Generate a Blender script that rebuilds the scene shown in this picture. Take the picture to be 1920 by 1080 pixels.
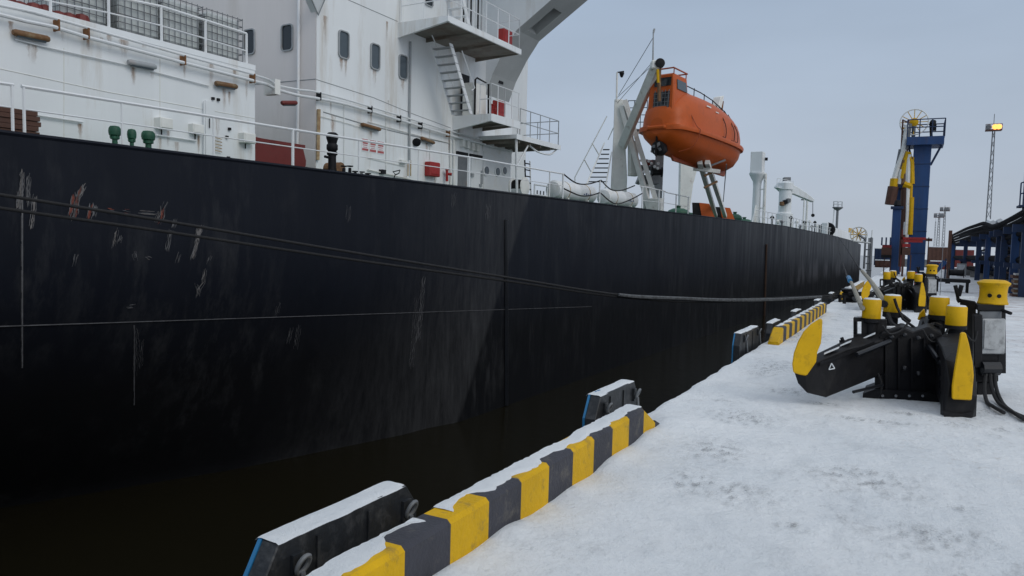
import bpy, bmesh, math, random
from mathutils import Vector, Matrix, Euler, noise as mnoise
random.seed(7)
for o in list(bpy.data.objects): bpy.data.objects.remove(o)
scn = bpy.context.scene
col = scn.collection
V = Vector

# ------------------------------------------------------------------ camera
F = 1400.0; RHO = .028
_dx, _dy = 1705-960, 540-478
_x = _dx*math.cos(RHO)-_dy*math.sin(RHO); _y = _dx*math.sin(RHO)+_dy*math.cos(RHO)
PIT = math.atan(_y/F); PSI = math.atan(_x/(F*math.cos(PIT)+_y*math.sin(PIT)))
R0 = V((math.cos(PSI), math.sin(PSI), 0)); D0 = V((-math.sin(PSI), math.cos(PSI), 0))
FW = D0*math.cos(PIT)-V((0, 0, 1))*math.sin(PIT); U0 = R0.cross(FW)
CR = R0*math.cos(RHO)+U0*math.sin(RHO); CU = U0*math.cos(RHO)-R0*math.sin(RHO)
C = V((0, 0, 1.65))
cam = bpy.data.cameras.new('camera'); camo = bpy.data.objects.new('camera', cam); col.objects.link(camo)
cam.sensor_width = 36; cam.lens = F/1920*36; cam.clip_start = .05; cam.clip_end = 6000
camo.matrix_world = Matrix(((CR.x, CU.x, -FW.x, C.x), (CR.y, CU.y, -FW.y, C.y), (CR.z, CU.z, -FW.z, C.z), (0, 0, 0, 1)))
scn.camera = camo

# ------------------------------------------------------------------ sky and light
SUN_EL, SUN_AZ = math.radians(38), math.radians(106)      # azimuth clockwise from +Y
wd_ = bpy.data.worlds.new('World'); scn.world = wd_; wd_.use_nodes = True
nt = wd_.node_tree; nt.nodes.clear()
N = nt.nodes.new; L = nt.links.new
out = N('ShaderNodeOutputWorld'); mix = N('ShaderNodeMixShader')
b1 = N('ShaderNodeBackground'); b2 = N('ShaderNodeBackground')
sky = N('ShaderNodeTexSky'); sky.sky_type = 'NISHITA'; sky.sun_disc = False
sky.sun_elevation = SUN_EL; sky.sun_rotation = SUN_AZ; sky.air_density = 1.6; sky.dust_density = 4
L(sky.outputs[0], b1.inputs[0]); b1.inputs[1].default_value = .07
tc = N('ShaderNodeTexCoord'); sep = N('ShaderNodeSeparateXYZ'); L(tc.outputs['Generated'], sep.inputs[0])
rmp = N('ShaderNodeValToRGB'); e = rmp.color_ramp.elements
e[0].position = 0; e[0].color = (.54, .60, .68, 1); e[1].position = 1; e[1].color = (.74, .78, .86, 1)
k = rmp.color_ramp.elements.new(.10); k.color = (.47, .545, .66, 1)
k = rmp.color_ramp.elements.new(.38); k.color = (.395, .500, .655, 1)
k = rmp.color_ramp.elements.new(.65); k.color = (.54, .64, .77, 1)
L(sep.outputs[2], rmp.inputs[0])
mp = N('ShaderNodeMapping'); mp.inputs['Scale'].default_value = (1.4, 1.4, 5); L(tc.outputs['Generated'], mp.inputs[0])
nz = N('ShaderNodeTexNoise'); nz.inputs['Scale'].default_value = 1.3; nz.inputs['Detail'].default_value = 4; L(mp.outputs[0], nz.inputs[0])
mr = N('ShaderNodeMapRange'); mr.inputs[1].default_value = .3; mr.inputs[2].default_value = .7; mr.inputs[3].default_value = .92; mr.inputs[4].default_value = 1.08
L(nz.outputs[0], mr.inputs[0])
mu = N('ShaderNodeVectorMath'); mu.operation = 'SCALE'; L(rmp.outputs[0], mu.inputs[0]); L(mr.outputs[0], mu.inputs['Scale'])
L(mu.outputs[0], b2.inputs[0]); b2.inputs[1].default_value = .97
mix.inputs[0].default_value = .88; L(b1.outputs[0], mix.inputs[1]); L(b2.outputs[0], mix.inputs[2]); L(mix.outputs[0], out.inputs[0])
sl = bpy.data.lights.new('sun', 'SUN'); so = bpy.data.objects.new('sun', sl); col.objects.link(so)
sl.energy = .85; sl.angle = math.radians(35); sl.color = (1, .96, .9)
sdir = V((math.sin(SUN_AZ)*math.cos(SUN_EL), math.cos(SUN_AZ)*math.cos(SUN_EL), math.sin(SUN_EL)))
so.rotation_euler = sdir.to_track_quat('Z', 'Y').to_euler(); so.location = (20, -10, 40)
scn.view_settings.view_transform = 'Standard'; scn.view_settings.look = 'None'
scn.view_settings.exposure = 0; scn.view_settings.gamma = 1
scn.render.engine = 'CYCLES'

# ------------------------------------------------------------------ pixel helpers (a pixel is only a direction; the plane gives the distance)
def ray(px, py): return FW+CR*((px-960)/F)-CU*((py-540)/F)
def PD(px, py, k): return C+ray(px, py)*k                      # at depth k from the eye
def G(px, py, z=0):
    r = ray(px, py); return C+r*((z-C.z)/r.z)
def PX(px, py, X):
    r = ray(px, py); return C+r*((X-C.x)/r.x)
def PY(px, py, Y):
    r = ray(px, py); return C+r*((Y-C.y)/r.y)
# the ship's frame: u forward along the ship, v inboard, w up; w = 0 is the deck edge
UD = ray(1755, 458).normalized(); VD = V((0, 0, 1)).cross(UD).normalized(); WD = UD.cross(VD)
_p = C+ray(880, 353)*23.1; P0 = _p-UD*((_p-C).dot(UD))
def S(u, v, w): return P0+UD*u+VD*v+WD*w
def pv(px, py, v):
    r = ray(px, py); t = (P0+VD*v-C).dot(VD)/r.dot(VD); q = C+r*t-P0
    return q.dot(UD), q.dot(WD)
def pu(px, py, u):
    r = ray(px, py); t = (P0+UD*u-C).dot(UD)/r.dot(UD); q = C+r*t-P0
    return q.dot(VD), q.dot(WD)
def SV(px, py, v):
    u, w = pv(px, py, v); return S(u, v, w)
def SU(px, py, u):
    v, w = pu(px, py, u); return S(u, v, w)

# ------------------------------------------------------------------ materials
MAT = {}
def paint(name, c, rough=.55, var=.18, scale=1.2, dirt=None, damt=.25, dscale=.6, streak=False, bump=.0, bscale=30, metal=0, dthr=.58, spec=.5):
    m = bpy.data.materials.new(name); m.use_nodes = True; t = m.node_tree; n = t.nodes.new; l = t.links.new
    b = t.nodes['Principled BSDF']; b.inputs['Roughness'].default_value = rough; b.inputs['Metallic'].default_value = metal
    b.inputs['Specular IOR Level'].default_value = spec
    g = n('ShaderNodeNewGeometry')
    mp = n('ShaderNodeMapping'); mp.inputs['Scale'].default_value = (1, 1, .14) if streak else (1, 1, 1); l(g.outputs['Position'], mp.inputs[0])
    nz = n('ShaderNodeTexNoise'); nz.inputs['Scale'].default_value = scale; nz.inputs['Detail'].default_value = 6; nz.inputs['Roughness'].default_value = .65; l(mp.outputs[0], nz.inputs[0])
    rm = n('ShaderNodeMapRange'); rm.inputs[1].default_value = .3; rm.inputs[2].default_value = .7; rm.inputs[3].default_value = 1-var; rm.inputs[4].default_value = 1+var; l(nz.outputs[0], rm.inputs[0])
    sc = n('ShaderNodeVectorMath'); sc.operation = 'SCALE'; sc.inputs[0].default_value = c; l(rm.outputs[0], sc.inputs['Scale'])
    last = sc.outputs[0]
    if dirt:
        n2 = n('ShaderNodeTexNoise'); n2.inputs['Scale'].default_value = dscale; n2.inputs['Detail'].default_value = 9; n2.inputs['Roughness'].default_value = .7; l(mp.outputs[0], n2.inputs[0])
        r2 = n('ShaderNodeMapRange'); r2.inputs[1].default_value = dthr-.06; r2.inputs[2].default_value = dthr+.1; r2.inputs[3].default_value = 0; r2.inputs[4].default_value = damt; l(n2.outputs[0], r2.inputs[0])
        mx = n('ShaderNodeMix'); mx.data_type = 'RGBA'; mx.inputs[7].default_value = (*dirt, 1); l(r2.outputs[0], mx.inputs[0]); l(last, mx.inputs[6]); last = mx.outputs[2]
    l(last, b.inputs['Base Color'])
    if bump:
        n3 = n('ShaderNodeTexNoise'); n3.inputs['Scale'].default_value = bscale; n3.inputs['Detail'].default_value = 5; l(g.outputs['Position'], n3.inputs[0])
        bp = n('ShaderNodeBump'); bp.inputs['Strength'].default_value = bump; bp.inputs['Distance'].default_value = .02; l(n3.outputs[0], bp.inputs['Height']); l(bp.outputs[0], b.inputs['Normal'])
    MAT[name] = m; return m
RUST = (.20, .075, .025)
paint('white_ship', (.77, .795, .80), .45, .05, .8, dirt=(.44, .37, .27), damt=.5, dscale=1.1, streak=True, dthr=.58, bump=.25, bscale=1.1)
paint('white_aft_shaded', (.55, .535, .53), .5, .05, .8, dirt=(.38, .33, .27), damt=.3, dscale=.8, streak=True, dthr=.6)  # ship white with the aft face's shade mixed in; on no mesh
paint('white_worn', (.76, .76, .72), .5, .08, 2, dirt=RUST, damt=.5, dscale=2.2, dthr=.63)
paint('white_clean', (.74, .76, .77), .4, .05, 2, dirt=(.5, .42, .3), damt=.3, dscale=2)
paint('grey_frame', (.33, .35, .36), .5, .12, 3, dirt=RUST, damt=.3, dscale=3)
paint('lamp_rust', (.17, .085, .035), .7, .35, 9, dirt=(.32, .27, .16), damt=.6, dscale=7)
paint('rust', (.20, .085, .03), .85, .4, 8, dirt=(.35, .16, .05), damt=.6, dscale=9)
paint('rust_dark', (.055, .028, .016), .85, .4, 5, dirt=(.012, .012, .014), damt=.7, dscale=3)
paint('rust_pipe', (.44, .34, .20), .7, .25, 5, dirt=(.26, .12, .04), damt=.7, dscale=4, dthr=.5)
paint('soffit', (.20, .185, .155), .7, .2, 1.5, dirt=(.12, .065, .035), damt=.6, dscale=1.6, dthr=.52)  # dirty undersides, with the shade below the platforms put into the colour
paint('bracket_shade', (.36, .375, .37), .6, .08, 1.2)  # ship white darkened: shade of the downward-facing plate is in the colour
paint('aft_light', (.76, .71, .68), .55, .05, .8, dirt=(.45, .40, .34), damt=.35, dscale=.8, streak=True, dthr=.58)  # wall white tinted warm: the aft side's light is in the colour
paint('black_metal', (.0065, .0065, .008), .55, .35, 4, dirt=(.035, .033, .032), damt=.3, dscale=5, bump=.15, bscale=25, spec=.25)
paint('black_gloss', (.008, .009, .012), .35, .3, 4)
paint('rubber', (.015, .015, .016), .8, .3, 6, dirt=(.06, .06, .06), damt=.35, dscale=4, bump=.2)
paint('fender_frame', (.013, .015, .018), .5, .35, 6, dirt=(.10, .10, .10), damt=.4, dscale=9, dthr=.56, bump=.2, bscale=40)
paint('pad_blue', (.02, .17, .36), .5, .2, 5)
paint('yellow', (.66, .38, .002), .5, .10, 5, dirt=(.20, .11, .015), damt=.55, dscale=7, dthr=.62, bump=.08, spec=.25)
paint('kerb_yellow', (.64, .37, .002), .6, .14, 3, dirt=(.16, .12, .06), damt=.75, dscale=7, dthr=.615, spec=.25, bump=.35, bscale=45)
paint('kerb_black', (.036, .036, .046), .7, .3, 3, dirt=(.17, .15, .12), damt=.55, dscale=7, dthr=.59, bump=.35, bscale=45)
paint('orange', (.50, .092, .011), .45, .12, 1.6, spec=.3, dirt=(.27, .055, .010), damt=.5, dscale=1.6, streak=False, dthr=.56)
paint('orange_dark', (.33, .06, .015), .5, .15, 2, dirt=(.16, .05, .02), damt=.5, dscale=3)
paint('glass', (.02, .028, .035), .12, .1, 2)
paint('pale_glass', (.07, .09, .105), .15, .1, 2)
paint('red', (.33, .016, .014), .5, .15, 4, dirt=(.15, .02, .015), damt=.5, dscale=4)
paint('red_dark', (.15, .018, .014), .6, .2, 3, dirt=(.07, .02, .015), damt=.5, dscale=3)
paint('green', (.012, .085, .045), .55, .25, 5, dirt=(.02, .05, .03), damt=.4, dscale=6)
paint('blue', (.012, .055, .17), .55, .2, 1.5, dirt=(.10, .06, .04), damt=.3, dscale=2.5, streak=True)
paint('blue_dark', (.010, .030, .085), .6, .25, 1.5, dirt=(.05, .04, .04), damt=.35, dscale=2)
paint('pipe_black', (.008, .008, .010), .8, .3, 2, spec=.05)
paint('steel_brown', (.10, .045, .03), .8, .3, 2, dirt=(.04, .03, .03), damt=.5, dscale=2)
paint('steel_grey', (.16, .17, .18), .6, .25, 3, dirt=(.12, .06, .03), damt=.4, dscale=3)
paint('pink', (.55, .30, .30), .7, .15, 4)
paint('box_grey', (.42, .43, .43), .55, .15, 7, dirt=(.10, .10, .10), damt=.6, dscale=9, dthr=.55)
paint('tote_plastic', (.50, .53, .52), .4, .08, 2, dirt=(.35, .36, .33), damt=.4, dscale=2)
paint('rope_dark', (.016, .016, .017), .9, .4, 20)
paint('rope_pale', (.30, .28, .23), .95, .3, 25, bump=.5, bscale=60)
paint('rope_worn', (.10, .105, .11), .95, .5, 12)
paint('scuff', (.115, .115, .12), .8, .4, 8)
paint('scuff_pale', (.15, .14, .135), .8, .4, 8)
paint('primer', (.17, .045, .030), .8, .4, 10)
paint('concrete', (.23, .22, .21), .9, .2, 2, dirt=(.08, .075, .07), damt=.5, dscale=1.5, bump=.3)
paint('seam', (.075, .075, .08), .7, .4, 5)
paint('print_red', (.42, .10, .10), .7, .1, 4)
paint('print_blue', (.10, .12, .20), .7, .1, 4)

def cmat(name):
    m = bpy.data.materials.new(name); m.use_nodes = True; MAT[name] = m
    t = m.node_tree; return m, t, t.nodes.new, t.links.new, t.nodes['Principled BSDF']
# hull paint: blue-black with vertical weathering, grey rubbed areas, painted light and finer plate shading
m, t, n, l, b = cmat('hull')
g = n('ShaderNodeNewGeometry')
def nzn(scale, vec, det=6, rough=.65):
    a = n('ShaderNodeTexNoise'); a.inputs['Scale'].default_value = scale; a.inputs['Detail'].default_value = det; a.inputs['Roughness'].default_value = rough; l(vec, a.inputs[0]); return a.outputs[0]
def rng(v, a, b_, c, d):
    r = n('ShaderNodeMapRange'); l(v, r.inputs[0])
    for i, q in enumerate((a, b_, c, d)): r.inputs[i+1].default_value = q
    return r.outputs[0]
def mapp(sx, sy, sz, src=None):
    a = n('ShaderNodeMapping'); a.inputs['Scale'].default_value = (sx, sy, sz); l(src or g.outputs['Position'], a.inputs[0]); return a.outputs[0]
def mixc(f, A, B):
    a = n('ShaderNodeMix'); a.data_type = 'RGBA'
    for s_, q in ((0, f), (6, A), (7, B)):
        if hasattr(q, 'is_linked'): l(q, a.inputs[s_])
        else: a.inputs[s_].default_value = (*q, 1) if isinstance(q, tuple) else q
    return a.outputs[2]
def mul(A, B):
    a = n('ShaderNodeMath'); a.operation = 'MULTIPLY'
    for i, q in enumerate((A, B)):
        if hasattr(q, 'is_linked'): l(q, a.inputs[i])
        else: a.inputs[i].default_value = q
    return a.outputs[0]
st = mapp(1, 1, .10)
sepp = n('ShaderNodeSeparateXYZ'); l(g.outputs['Position'], sepp.inputs[0])
base = mixc(rng(nzn(.7, st), .35, .65, 0, 1), (.0090, .0108, .0165), (.0118, .0140, .0205))
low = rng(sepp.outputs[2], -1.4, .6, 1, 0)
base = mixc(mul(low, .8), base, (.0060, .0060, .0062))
rub = mul(rng(nzn(2.3, mapp(1, 1, .22), 9, .75), .48, .72, 0, 1), rng(nzn(.16, mapp(1, 1, 1)), .45, .62, 0, 1))
base = mixc(mul(rub, .55), base, (.062, .063, .066))
zz_ = mul(sepp.outputs[2], .58)
near_ = n('ShaderNodeMath'); near_.operation = 'SUBTRACT'; l(sepp.outputs[1], near_.inputs[0]); l(zz_, near_.inputs[1])
side_ = mul(rng(near_.outputs[0], 14.5, 21.6, 0, 1), rng(near_.outputs[0], 21.75, 21.95, 1, 0))
rub_fold_light = mul(side_, rng(nzn(5.5, mapp(1, 1, .12), 10, .8), .36, .72, .12, 1))  # scuffs plus the fold's lighter side, painted up to the crease
base = mixc(mul(rub_fold_light, .85), base, (.062, .063, .066))
far_reflect = mul(mul(rng(sepp.outputs[1], 70, 85, 0, 1), rng(sepp.outputs[2], -2.2, -1.2, 0, 1)), mul(rng(sepp.outputs[2], -.2, 1.0, 1, 0), rng(nzn(.35, mapp(1, 1, .5), 5), .45, .6, 0, 1)))  # reflections on the far hull, painted as pale grey patches
base = mixc(mul(far_reflect, .5), base, (.10, .10, .115))
strk = rng(nzn(5, mapp(1, 1, .04), 4), .64, .76, 0, .14)
base = mixc(strk, base, (.030, .026, .023))
l(base, b.inputs['Base Color'])
l(rng(nzn(1.2, st), .3, .7, .38, .62), b.inputs['Roughness']); b.inputs['Specular IOR Level'].default_value = .12
bp = n('ShaderNodeBump'); bp.inputs['Strength'].default_value = .22; bp.inputs['Distance'].default_value = .05; l(nzn(.6, mapp(1, 1, .7), 5), bp.inputs['Height']); l(bp.outputs[0], b.inputs['Normal'])
# soft-edged rust runs
m, t, n, l, b = cmat('rust_stain')
g = n('ShaderNodeNewGeometry'); tcg = n('ShaderNodeTexCoord'); sg = n('ShaderNodeSeparateXYZ'); l(tcg.outputs['Generated'], sg.inputs[0])
b.inputs['Base Color'].default_value = (.30, .145, .045, 1); b.inputs['Roughness'].default_value = .8
pp = n('ShaderNodeMath'); pp.operation = 'PINGPONG'; pp.inputs[1].default_value = .5; l(sg.outputs[1], pp.inputs[0])
al = mul(mul(rng(pp.outputs[0], 0, .45, 0, 1), rng(sg.outputs[2], 0, 1, .05, 1)), rng(nzn(6, mapp(2, 2, .25), 6, .7), .38, .62, .05, .75))
l(al, b.inputs['Alpha'])
# water: dark brown harbour water with small ripples
m, t, n, l, b = cmat('water')
g = n('ShaderNodeNewGeometry')
b.inputs['Base Color'].default_value = (.011, .0095, .005, 1); b.inputs['Roughness'].default_value = .12; b.inputs['IOR'].default_value = 1.33
bp = n('ShaderNodeBump'); bp.inputs['Strength'].default_value = .35; bp.inputs['Distance'].default_value = .06
l(nzn(1.6, mapp(1, 1, 1), 5, .6), bp.inputs['Height']); l(bp.outputs[0], b.inputs['Normal'])
# snow
def snow(name, ground):
    global n, l, g
    m, t, n, l, b = cmat(name)
    g = n('ShaderNodeNewGeometry'); pos = mapp(1, 1, 1)
    c = mixc(rng(nzn(.8, pos), .35, .65, 0, 1), (.77, .80, .82), (.87, .885, .89))
    if ground:
        c = mixc(rng(nzn(2.2, mapp(1, .6, 1), 10, .8), .50, .70, 0, .45), c, (.50, .53, .56))
        c = mixc(rng(nzn(17, mapp(1, .7, 1), 6, .8), .56, .70, 0, .35), c, (.46, .49, .52))
        big = rng(nzn(.33, pos, 5), .48, .62, 0, 1)
        c = mixc(mul(big, rng(nzn(5.5, mapp(1, .5, 1), 10, .8), .52, .66, 0, .75)), c, (.22, .22, .22))
        c = mixc(mul(rng(nzn(.21, mapp(1, 1, 1), 3), .50, .62, 0, 1), rng(nzn(9, pos, 8, .8), .55, .70, 0, .5)), c, (.34, .25, .16))
        sx = n('ShaderNodeSeparateXYZ'); l(g.outputs['Position'], sx.inputs[0])
        right = mul(rng(sx.outputs[0], .8, 3.0, 0, 1), rng(sx.outputs[1], 6.5, 9.5, 0, 1))
        c = mixc(mul(right, rng(nzn(1.1, pos, 7, .7), .42, .68, 0, .55)), c, (.36, .25, .22))
    l(c, b.inputs['Base Color']); b.inputs['Roughness'].default_value = .8; b.inputs['Specular IOR Level'].default_value = .2
    bp = n('ShaderNodeBump'); bp.inputs['Strength'].default_value = .8; bp.inputs['Distance'].default_value = .03
    l(nzn(14 if ground else 30, pos, 9, .75), bp.inputs['Height'])
    b2_ = n('ShaderNodeBump'); b2_.inputs['Strength'].default_value = .6 if ground else .2; b2_.inputs['Distance'].default_value = .06; l(nzn(4.2, mapp(1, .7, 1), 6, .7), b2_.inputs['Height']); l(b2_.outputs[0], bp.inputs['Normal']); l(bp.outputs[0], b.inputs['Normal'])
snow('snow_ground', True); snow('snow', False)
m, t, n, l, b = cmat('ice_shade')  # soft dark blotches: bare ice, and painted shade under the mooring hook
g = n('ShaderNodeNewGeometry'); tcg = n('ShaderNodeTexCoord'); sg = n('ShaderNodeSeparateXYZ'); l(tcg.outputs['Generated'], sg.inputs[0])
pa_ = [n('ShaderNodeMath') for _ in range(2)]
for q_, k_ in zip(pa_, (0, 1)): q_.operation = 'PINGPONG'; q_.inputs[1].default_value = .5; l(sg.outputs[k_], q_.inputs[0])
fall = mul(rng(pa_[0].outputs[0], .03, .42, 0, 1), rng(pa_[1].outputs[0], .03, .42, 0, 1))
l(mixc(rng(nzn(9, mapp(1, 1, 1), 6), .4, .6, 0, 1), (.17, .175, .18), (.30, .30, .30)), b.inputs['Base Color']); b.inputs['Roughness'].default_value = .5
l(mul(fall, rng(nzn(16, mapp(1, .55, 1), 10, .8), .50, .63, 0, .75)), b.inputs['Alpha'])
m, t, n, l, b = cmat('lamp_lit')
b.inputs['Base Color'].default_value = (1, .6, .25, 1); b.inputs['Emission Color'].default_value = (1, .34, .05, 1); b.inputs['Emission Strength'].default_value = 2.0

# ------------------------------------------------------------------ mesh helpers (all points are world points)
class MB:
    def __init__(s): s.v = []; s.f = []; s.m = []; s.cur = 0
    def mat(s, i): s.cur = i; return s
    def add(s, pts, faces):
        o = len(s.v); s.v += [V(p) for p in pts]
        for f in faces: s.f.append([i+o for i in f]); s.m.append(s.cur)
        return s
    def para(s, o, a, b, c):                                  # corner and three edges
        o, a, b, c = V(o), V(a), V(b), V(c)
        if a.cross(b).dot(c) < 0: a, b = b, a
        p = [o, o+a, o+a+b, o+b]; p += [q+c for q in p]
        return s.add(p, [(3, 2, 1, 0), (4, 5, 6, 7), (0, 1, 5, 4), (1, 2, 6, 5), (2, 3, 7, 6), (3, 0, 4, 7)])
    def box(s, c, hx, hy, hz, rz=0):
        ca, sa = math.cos(rz), math.sin(rz); a = V((ca, sa, 0))*hx*2; b = V((-sa, ca, 0))*hy*2
        return s.para(V(c)-a/2-b/2-V((0, 0, hz)), a, b, V((0, 0, 2*hz)))
    def sbox(s, u0, u1, v0, v1, w0, w1):                      # box in the ship's frame
        return s.para(S(u0, v0, w0), UD*(u1-u0), VD*(v1-v0), WD*(w1-w0))
    def prism(s, pts, ext):
        pts = [V(p) for p in pts]; ext = V(ext); n_ = len(pts)
        nm = V((0, 0, 0))
        for i in range(n_): nm += pts[i].cross(pts[(i+1) % n_])
        if nm.dot(ext) > 0: pts = pts[::-1]
        f = [tuple(range(n_)), tuple(range(2*n_-1, n_-1, -1))]
        f += [((i+1) % n_, i, i+n_, (i+1) % n_+n_) for i in range(n_)]
        return s.add(pts+[p+ext for p in pts], f)
    def tube(s, pts, r, n_=6, cap=True):
        pts = [V(p) for p in pts]; rings = []; rr = r if isinstance(r, (list, tuple)) else [r]*len(pts)
        ref = None
        for i, p in enumerate(pts):
            d = (pts[min(i+1, len(pts)-1)]-pts[max(i-1, 0)]).normalized()
            if ref is None: ref = V((0, 0, 1)) if abs(d.z) < .9 else V((1, 0, 0))
            x = d.cross(ref)
            if x.length < 1e-3: x = d.cross(V((1, .3, .2)))
            x.normalize(); y = x.cross(d)
            rings.append([p+(x*math.cos(2*math.pi*k/n_)+y*math.sin(2*math.pi*k/n_))*rr[i] for k in range(n_)]); ref = y
        o = [q for rg in rings for q in rg]; f = []
        for i in range(len(pts)-1):
            for k in range(n_): f.append((i*n_+k, i*n_+(k+1) % n_, (i+1)*n_+(k+1) % n_, (i+1)*n_+k))
        if cap: f += [tuple(range(n_-1, -1, -1)), tuple(range((len(pts)-1)*n_, len(pts)*n_))]
        return s.add(o, f)
    def lathe(s, base, axis, prof, n_=16):                    # prof: (radius, height)
        base = V(base); a = V(axis).normalized(); x = a.cross(V((0, 0, 1)) if abs(a.z) < .9 else V((1, 0, 0))).normalized(); y = a.cross(x)
        o = []; f = []
        for r, h in prof:
            for k in range(n_): o.append(base+a*h+(x*math.cos(2*math.pi*k/n_)+y*math.sin(2*math.pi*k/n_))*r)
        for i in range(len(prof)-1):
            for k in range(n_): f.append((i*n_+k, i*n_+(k+1) % n_, (i+1)*n_+(k+1) % n_, (i+1)*n_+k))
        f += [tuple(range(n_-1, -1, -1)), tuple(range((len(prof)-1)*n_, len(prof)*n_))]
        return s.add(o, f)
    def grid(s, rows):                                        # rows of equal length
        o = [V(p) for r in rows for p in r]; w = len(rows[0]); f = []
        for i in range(len(rows)-1):
            for j in range(w-1): f.append((i*w+j, i*w+j+1, (i+1)*w+j+1, (i+1)*w+j))
        return s.add(o, f)
    def build(s, name, mats, parent=None, smooth=False, origin=None, bevel=0):
        if isinstance(mats, str): mats = [mats]
        xs = [p.x for p in s.v]; ys = [p.y for p in s.v]; zs = [p.z for p in s.v]
        oc = V(origin) if origin is not None else V(((min(xs)+max(xs))/2, (min(ys)+max(ys))/2, min(zs)))
        me = bpy.data.meshes.new(name); me.from_pydata([p-oc for p in s.v], [], s.f)
        for q in mats: me.materials.append(MAT[q])
        me.polygons.foreach_set('material_index', s.m)
        bm = bmesh.new(); bm.from_mesh(me); bmesh.ops.recalc_face_normals(bm, faces=bm.faces)
        if bevel: bmesh.ops.bevel(bm, geom=[e_ for e_ in bm.edges if len(e_.link_faces) == 2 and e_.calc_face_angle(0) > .6], offset=bevel, segments=1, affect='EDGES', profile=.5)
        bm.to_mesh(me); bm.free()
        if smooth:
            me.polygons.foreach_set('use_smooth', [True]*len(me.polygons))
            try: me.set_sharp_from_angle(angle=math.radians(38))
            except Exception: pass
        o = bpy.data.objects.new(name, me); col.objects.link(o)
        o.location = oc
        if parent is not None:
            o.parent = parent; o.location = oc-WL[parent.name]
        WL[o.name] = oc
        return o
WL = {}
def empty(name, loc):
    o = bpy.data.objects.new(name, None); col.objects.link(o); o.location = loc; o.empty_display_size = .2; WL[o.name] = V(loc); return o
def tag(o, label, cat, group=None):
    o['label'] = label; o['category'] = cat
    if group: o['group'] = group
    return o
def thing(name, loc, label, cat, group=None): return tag(empty(name, loc), label, cat, group)
def struct(o): o['kind'] = 'structure'; return o
def stuff(o): o['kind'] = 'stuff'; return o
def copy_tree(o, parent=None):
    c = o.copy(); col.objects.link(c); WL[c.name] = WL[o.name]
    if parent is not None: c.parent = parent
    for ch in [q for q in bpy.data.objects if q.parent == o]: copy_tree(ch, c)
    return c
def lerp(a, b, t): return a+(b-a)*t
def catmull(pts, n_=6):
    pts = [V(p) for p in pts]; o = []
    for i in range(len(pts)-1):
        p0, p1, p2, p3 = pts[max(i-1, 0)], pts[i], pts[i+1], pts[min(i+2, len(pts)-1)]
        for k in range(n_):
            t = k/n_
            o.append(.5*((2*p1)+(-p0+p2)*t+(2*p0-5*p1+4*p2-p3)*t*t+(-p0+3*p1-3*p2+p3)*t**3))
    o.append(pts[-1]); return o
def fbm(x, y, s=0):
    v = 0; a = 1
    for k in range(4):
        v += a*math.sin(x*1.7*2**k+1.3*k+s+math.sin(y*1.1*2**k+k))*math.sin(y*1.9*2**k-.7*k+s*1.7+math.sin(x*.9*2**k)); a *= .5
    return v
# ================================================================== SETTING: water, quay, snow
WATER = -3.95; QX = -2.22
w_ = MB(); w_.grid([[(-900, -300, WATER), (QX+1, -300, WATER)], [(-900, 2500, WATER), (QX+1, 2500, WATER)]]); struct(w_.build('water', 'water'))
q = MB(); q.para((QX, -60, -9), (140, 0, 0), (0, 700, 0), (0, 0, 8.97)); struct(q.build('quay', 'concrete'))
# snow sheet: fine near the eye, coarser away; rounded lip over the quay edge
def sst_(x): x = max(0, min(1, x)); return x*x*(3-2*x)
def gz(x, y):
    a = .010*fbm(x*.9, y*.6)+.012*mnoise.noise((x*3.1, y*2.3, 1))+.009*abs(mnoise.noise((x*7.5, y*5.2, 4)))+.004*mnoise.noise((x*17, y*13, 7))
    a *= .45+.55*sst_((x+2.0)/.5)
    a += .018*math.exp(-((y-7.9)/.35)**2)*max(0, min(1, (x+.6)*2))*(.6+.4*math.sin(x*5))      # ridge left by the hook's arms
    a += .05*math.exp(-((x+1.93)/.09)**2)*(.5+.5*math.sin(y*2.3+math.sin(y*5)))*(1 if y < 6.9 else 0)  # drift along the kerb
    a += .04*math.exp(-((x+1.9)/.2)**2-((y-6.9)/.35)**2)
    return a-.004
xs = [QX-.035, QX-.02]+[QX+.02+i*.034 for i in range(106)]+[1.4+i*.25 for i in range(1, 26)]+[10, 14, 20, 30, 50, 90, 137]
ys = [-60, -20, -5, -1]+[i*.1 for i in range(0, 18)]+[1.8+i*.04 for i in range(0, 170)]+[8.6+i*.08 for i in range(61)]+[13.5+i*.4 for i in range(60)]+[40, 46, 54, 64, 80, 100, 130, 180, 260, 400, 640]
rows = []
for y in ys:
    r = []
    for i, x in enumerate(xs):
        if i == 0: z = -.10-.02*math.sin(y*3)
        elif i == 1: z = -.02
        else: z = gz(x, y) if y < 45 and x < 12 else .002
        jx = .018*fbm(0, y*2.2, 4) if i < 4 else 0
        r.append((x+jx, y, z))
    rows.append(r)
sn = MB(); sn.grid(rows); struct(sn.build('snow_ground', 'snow_ground', smooth=True))
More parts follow.
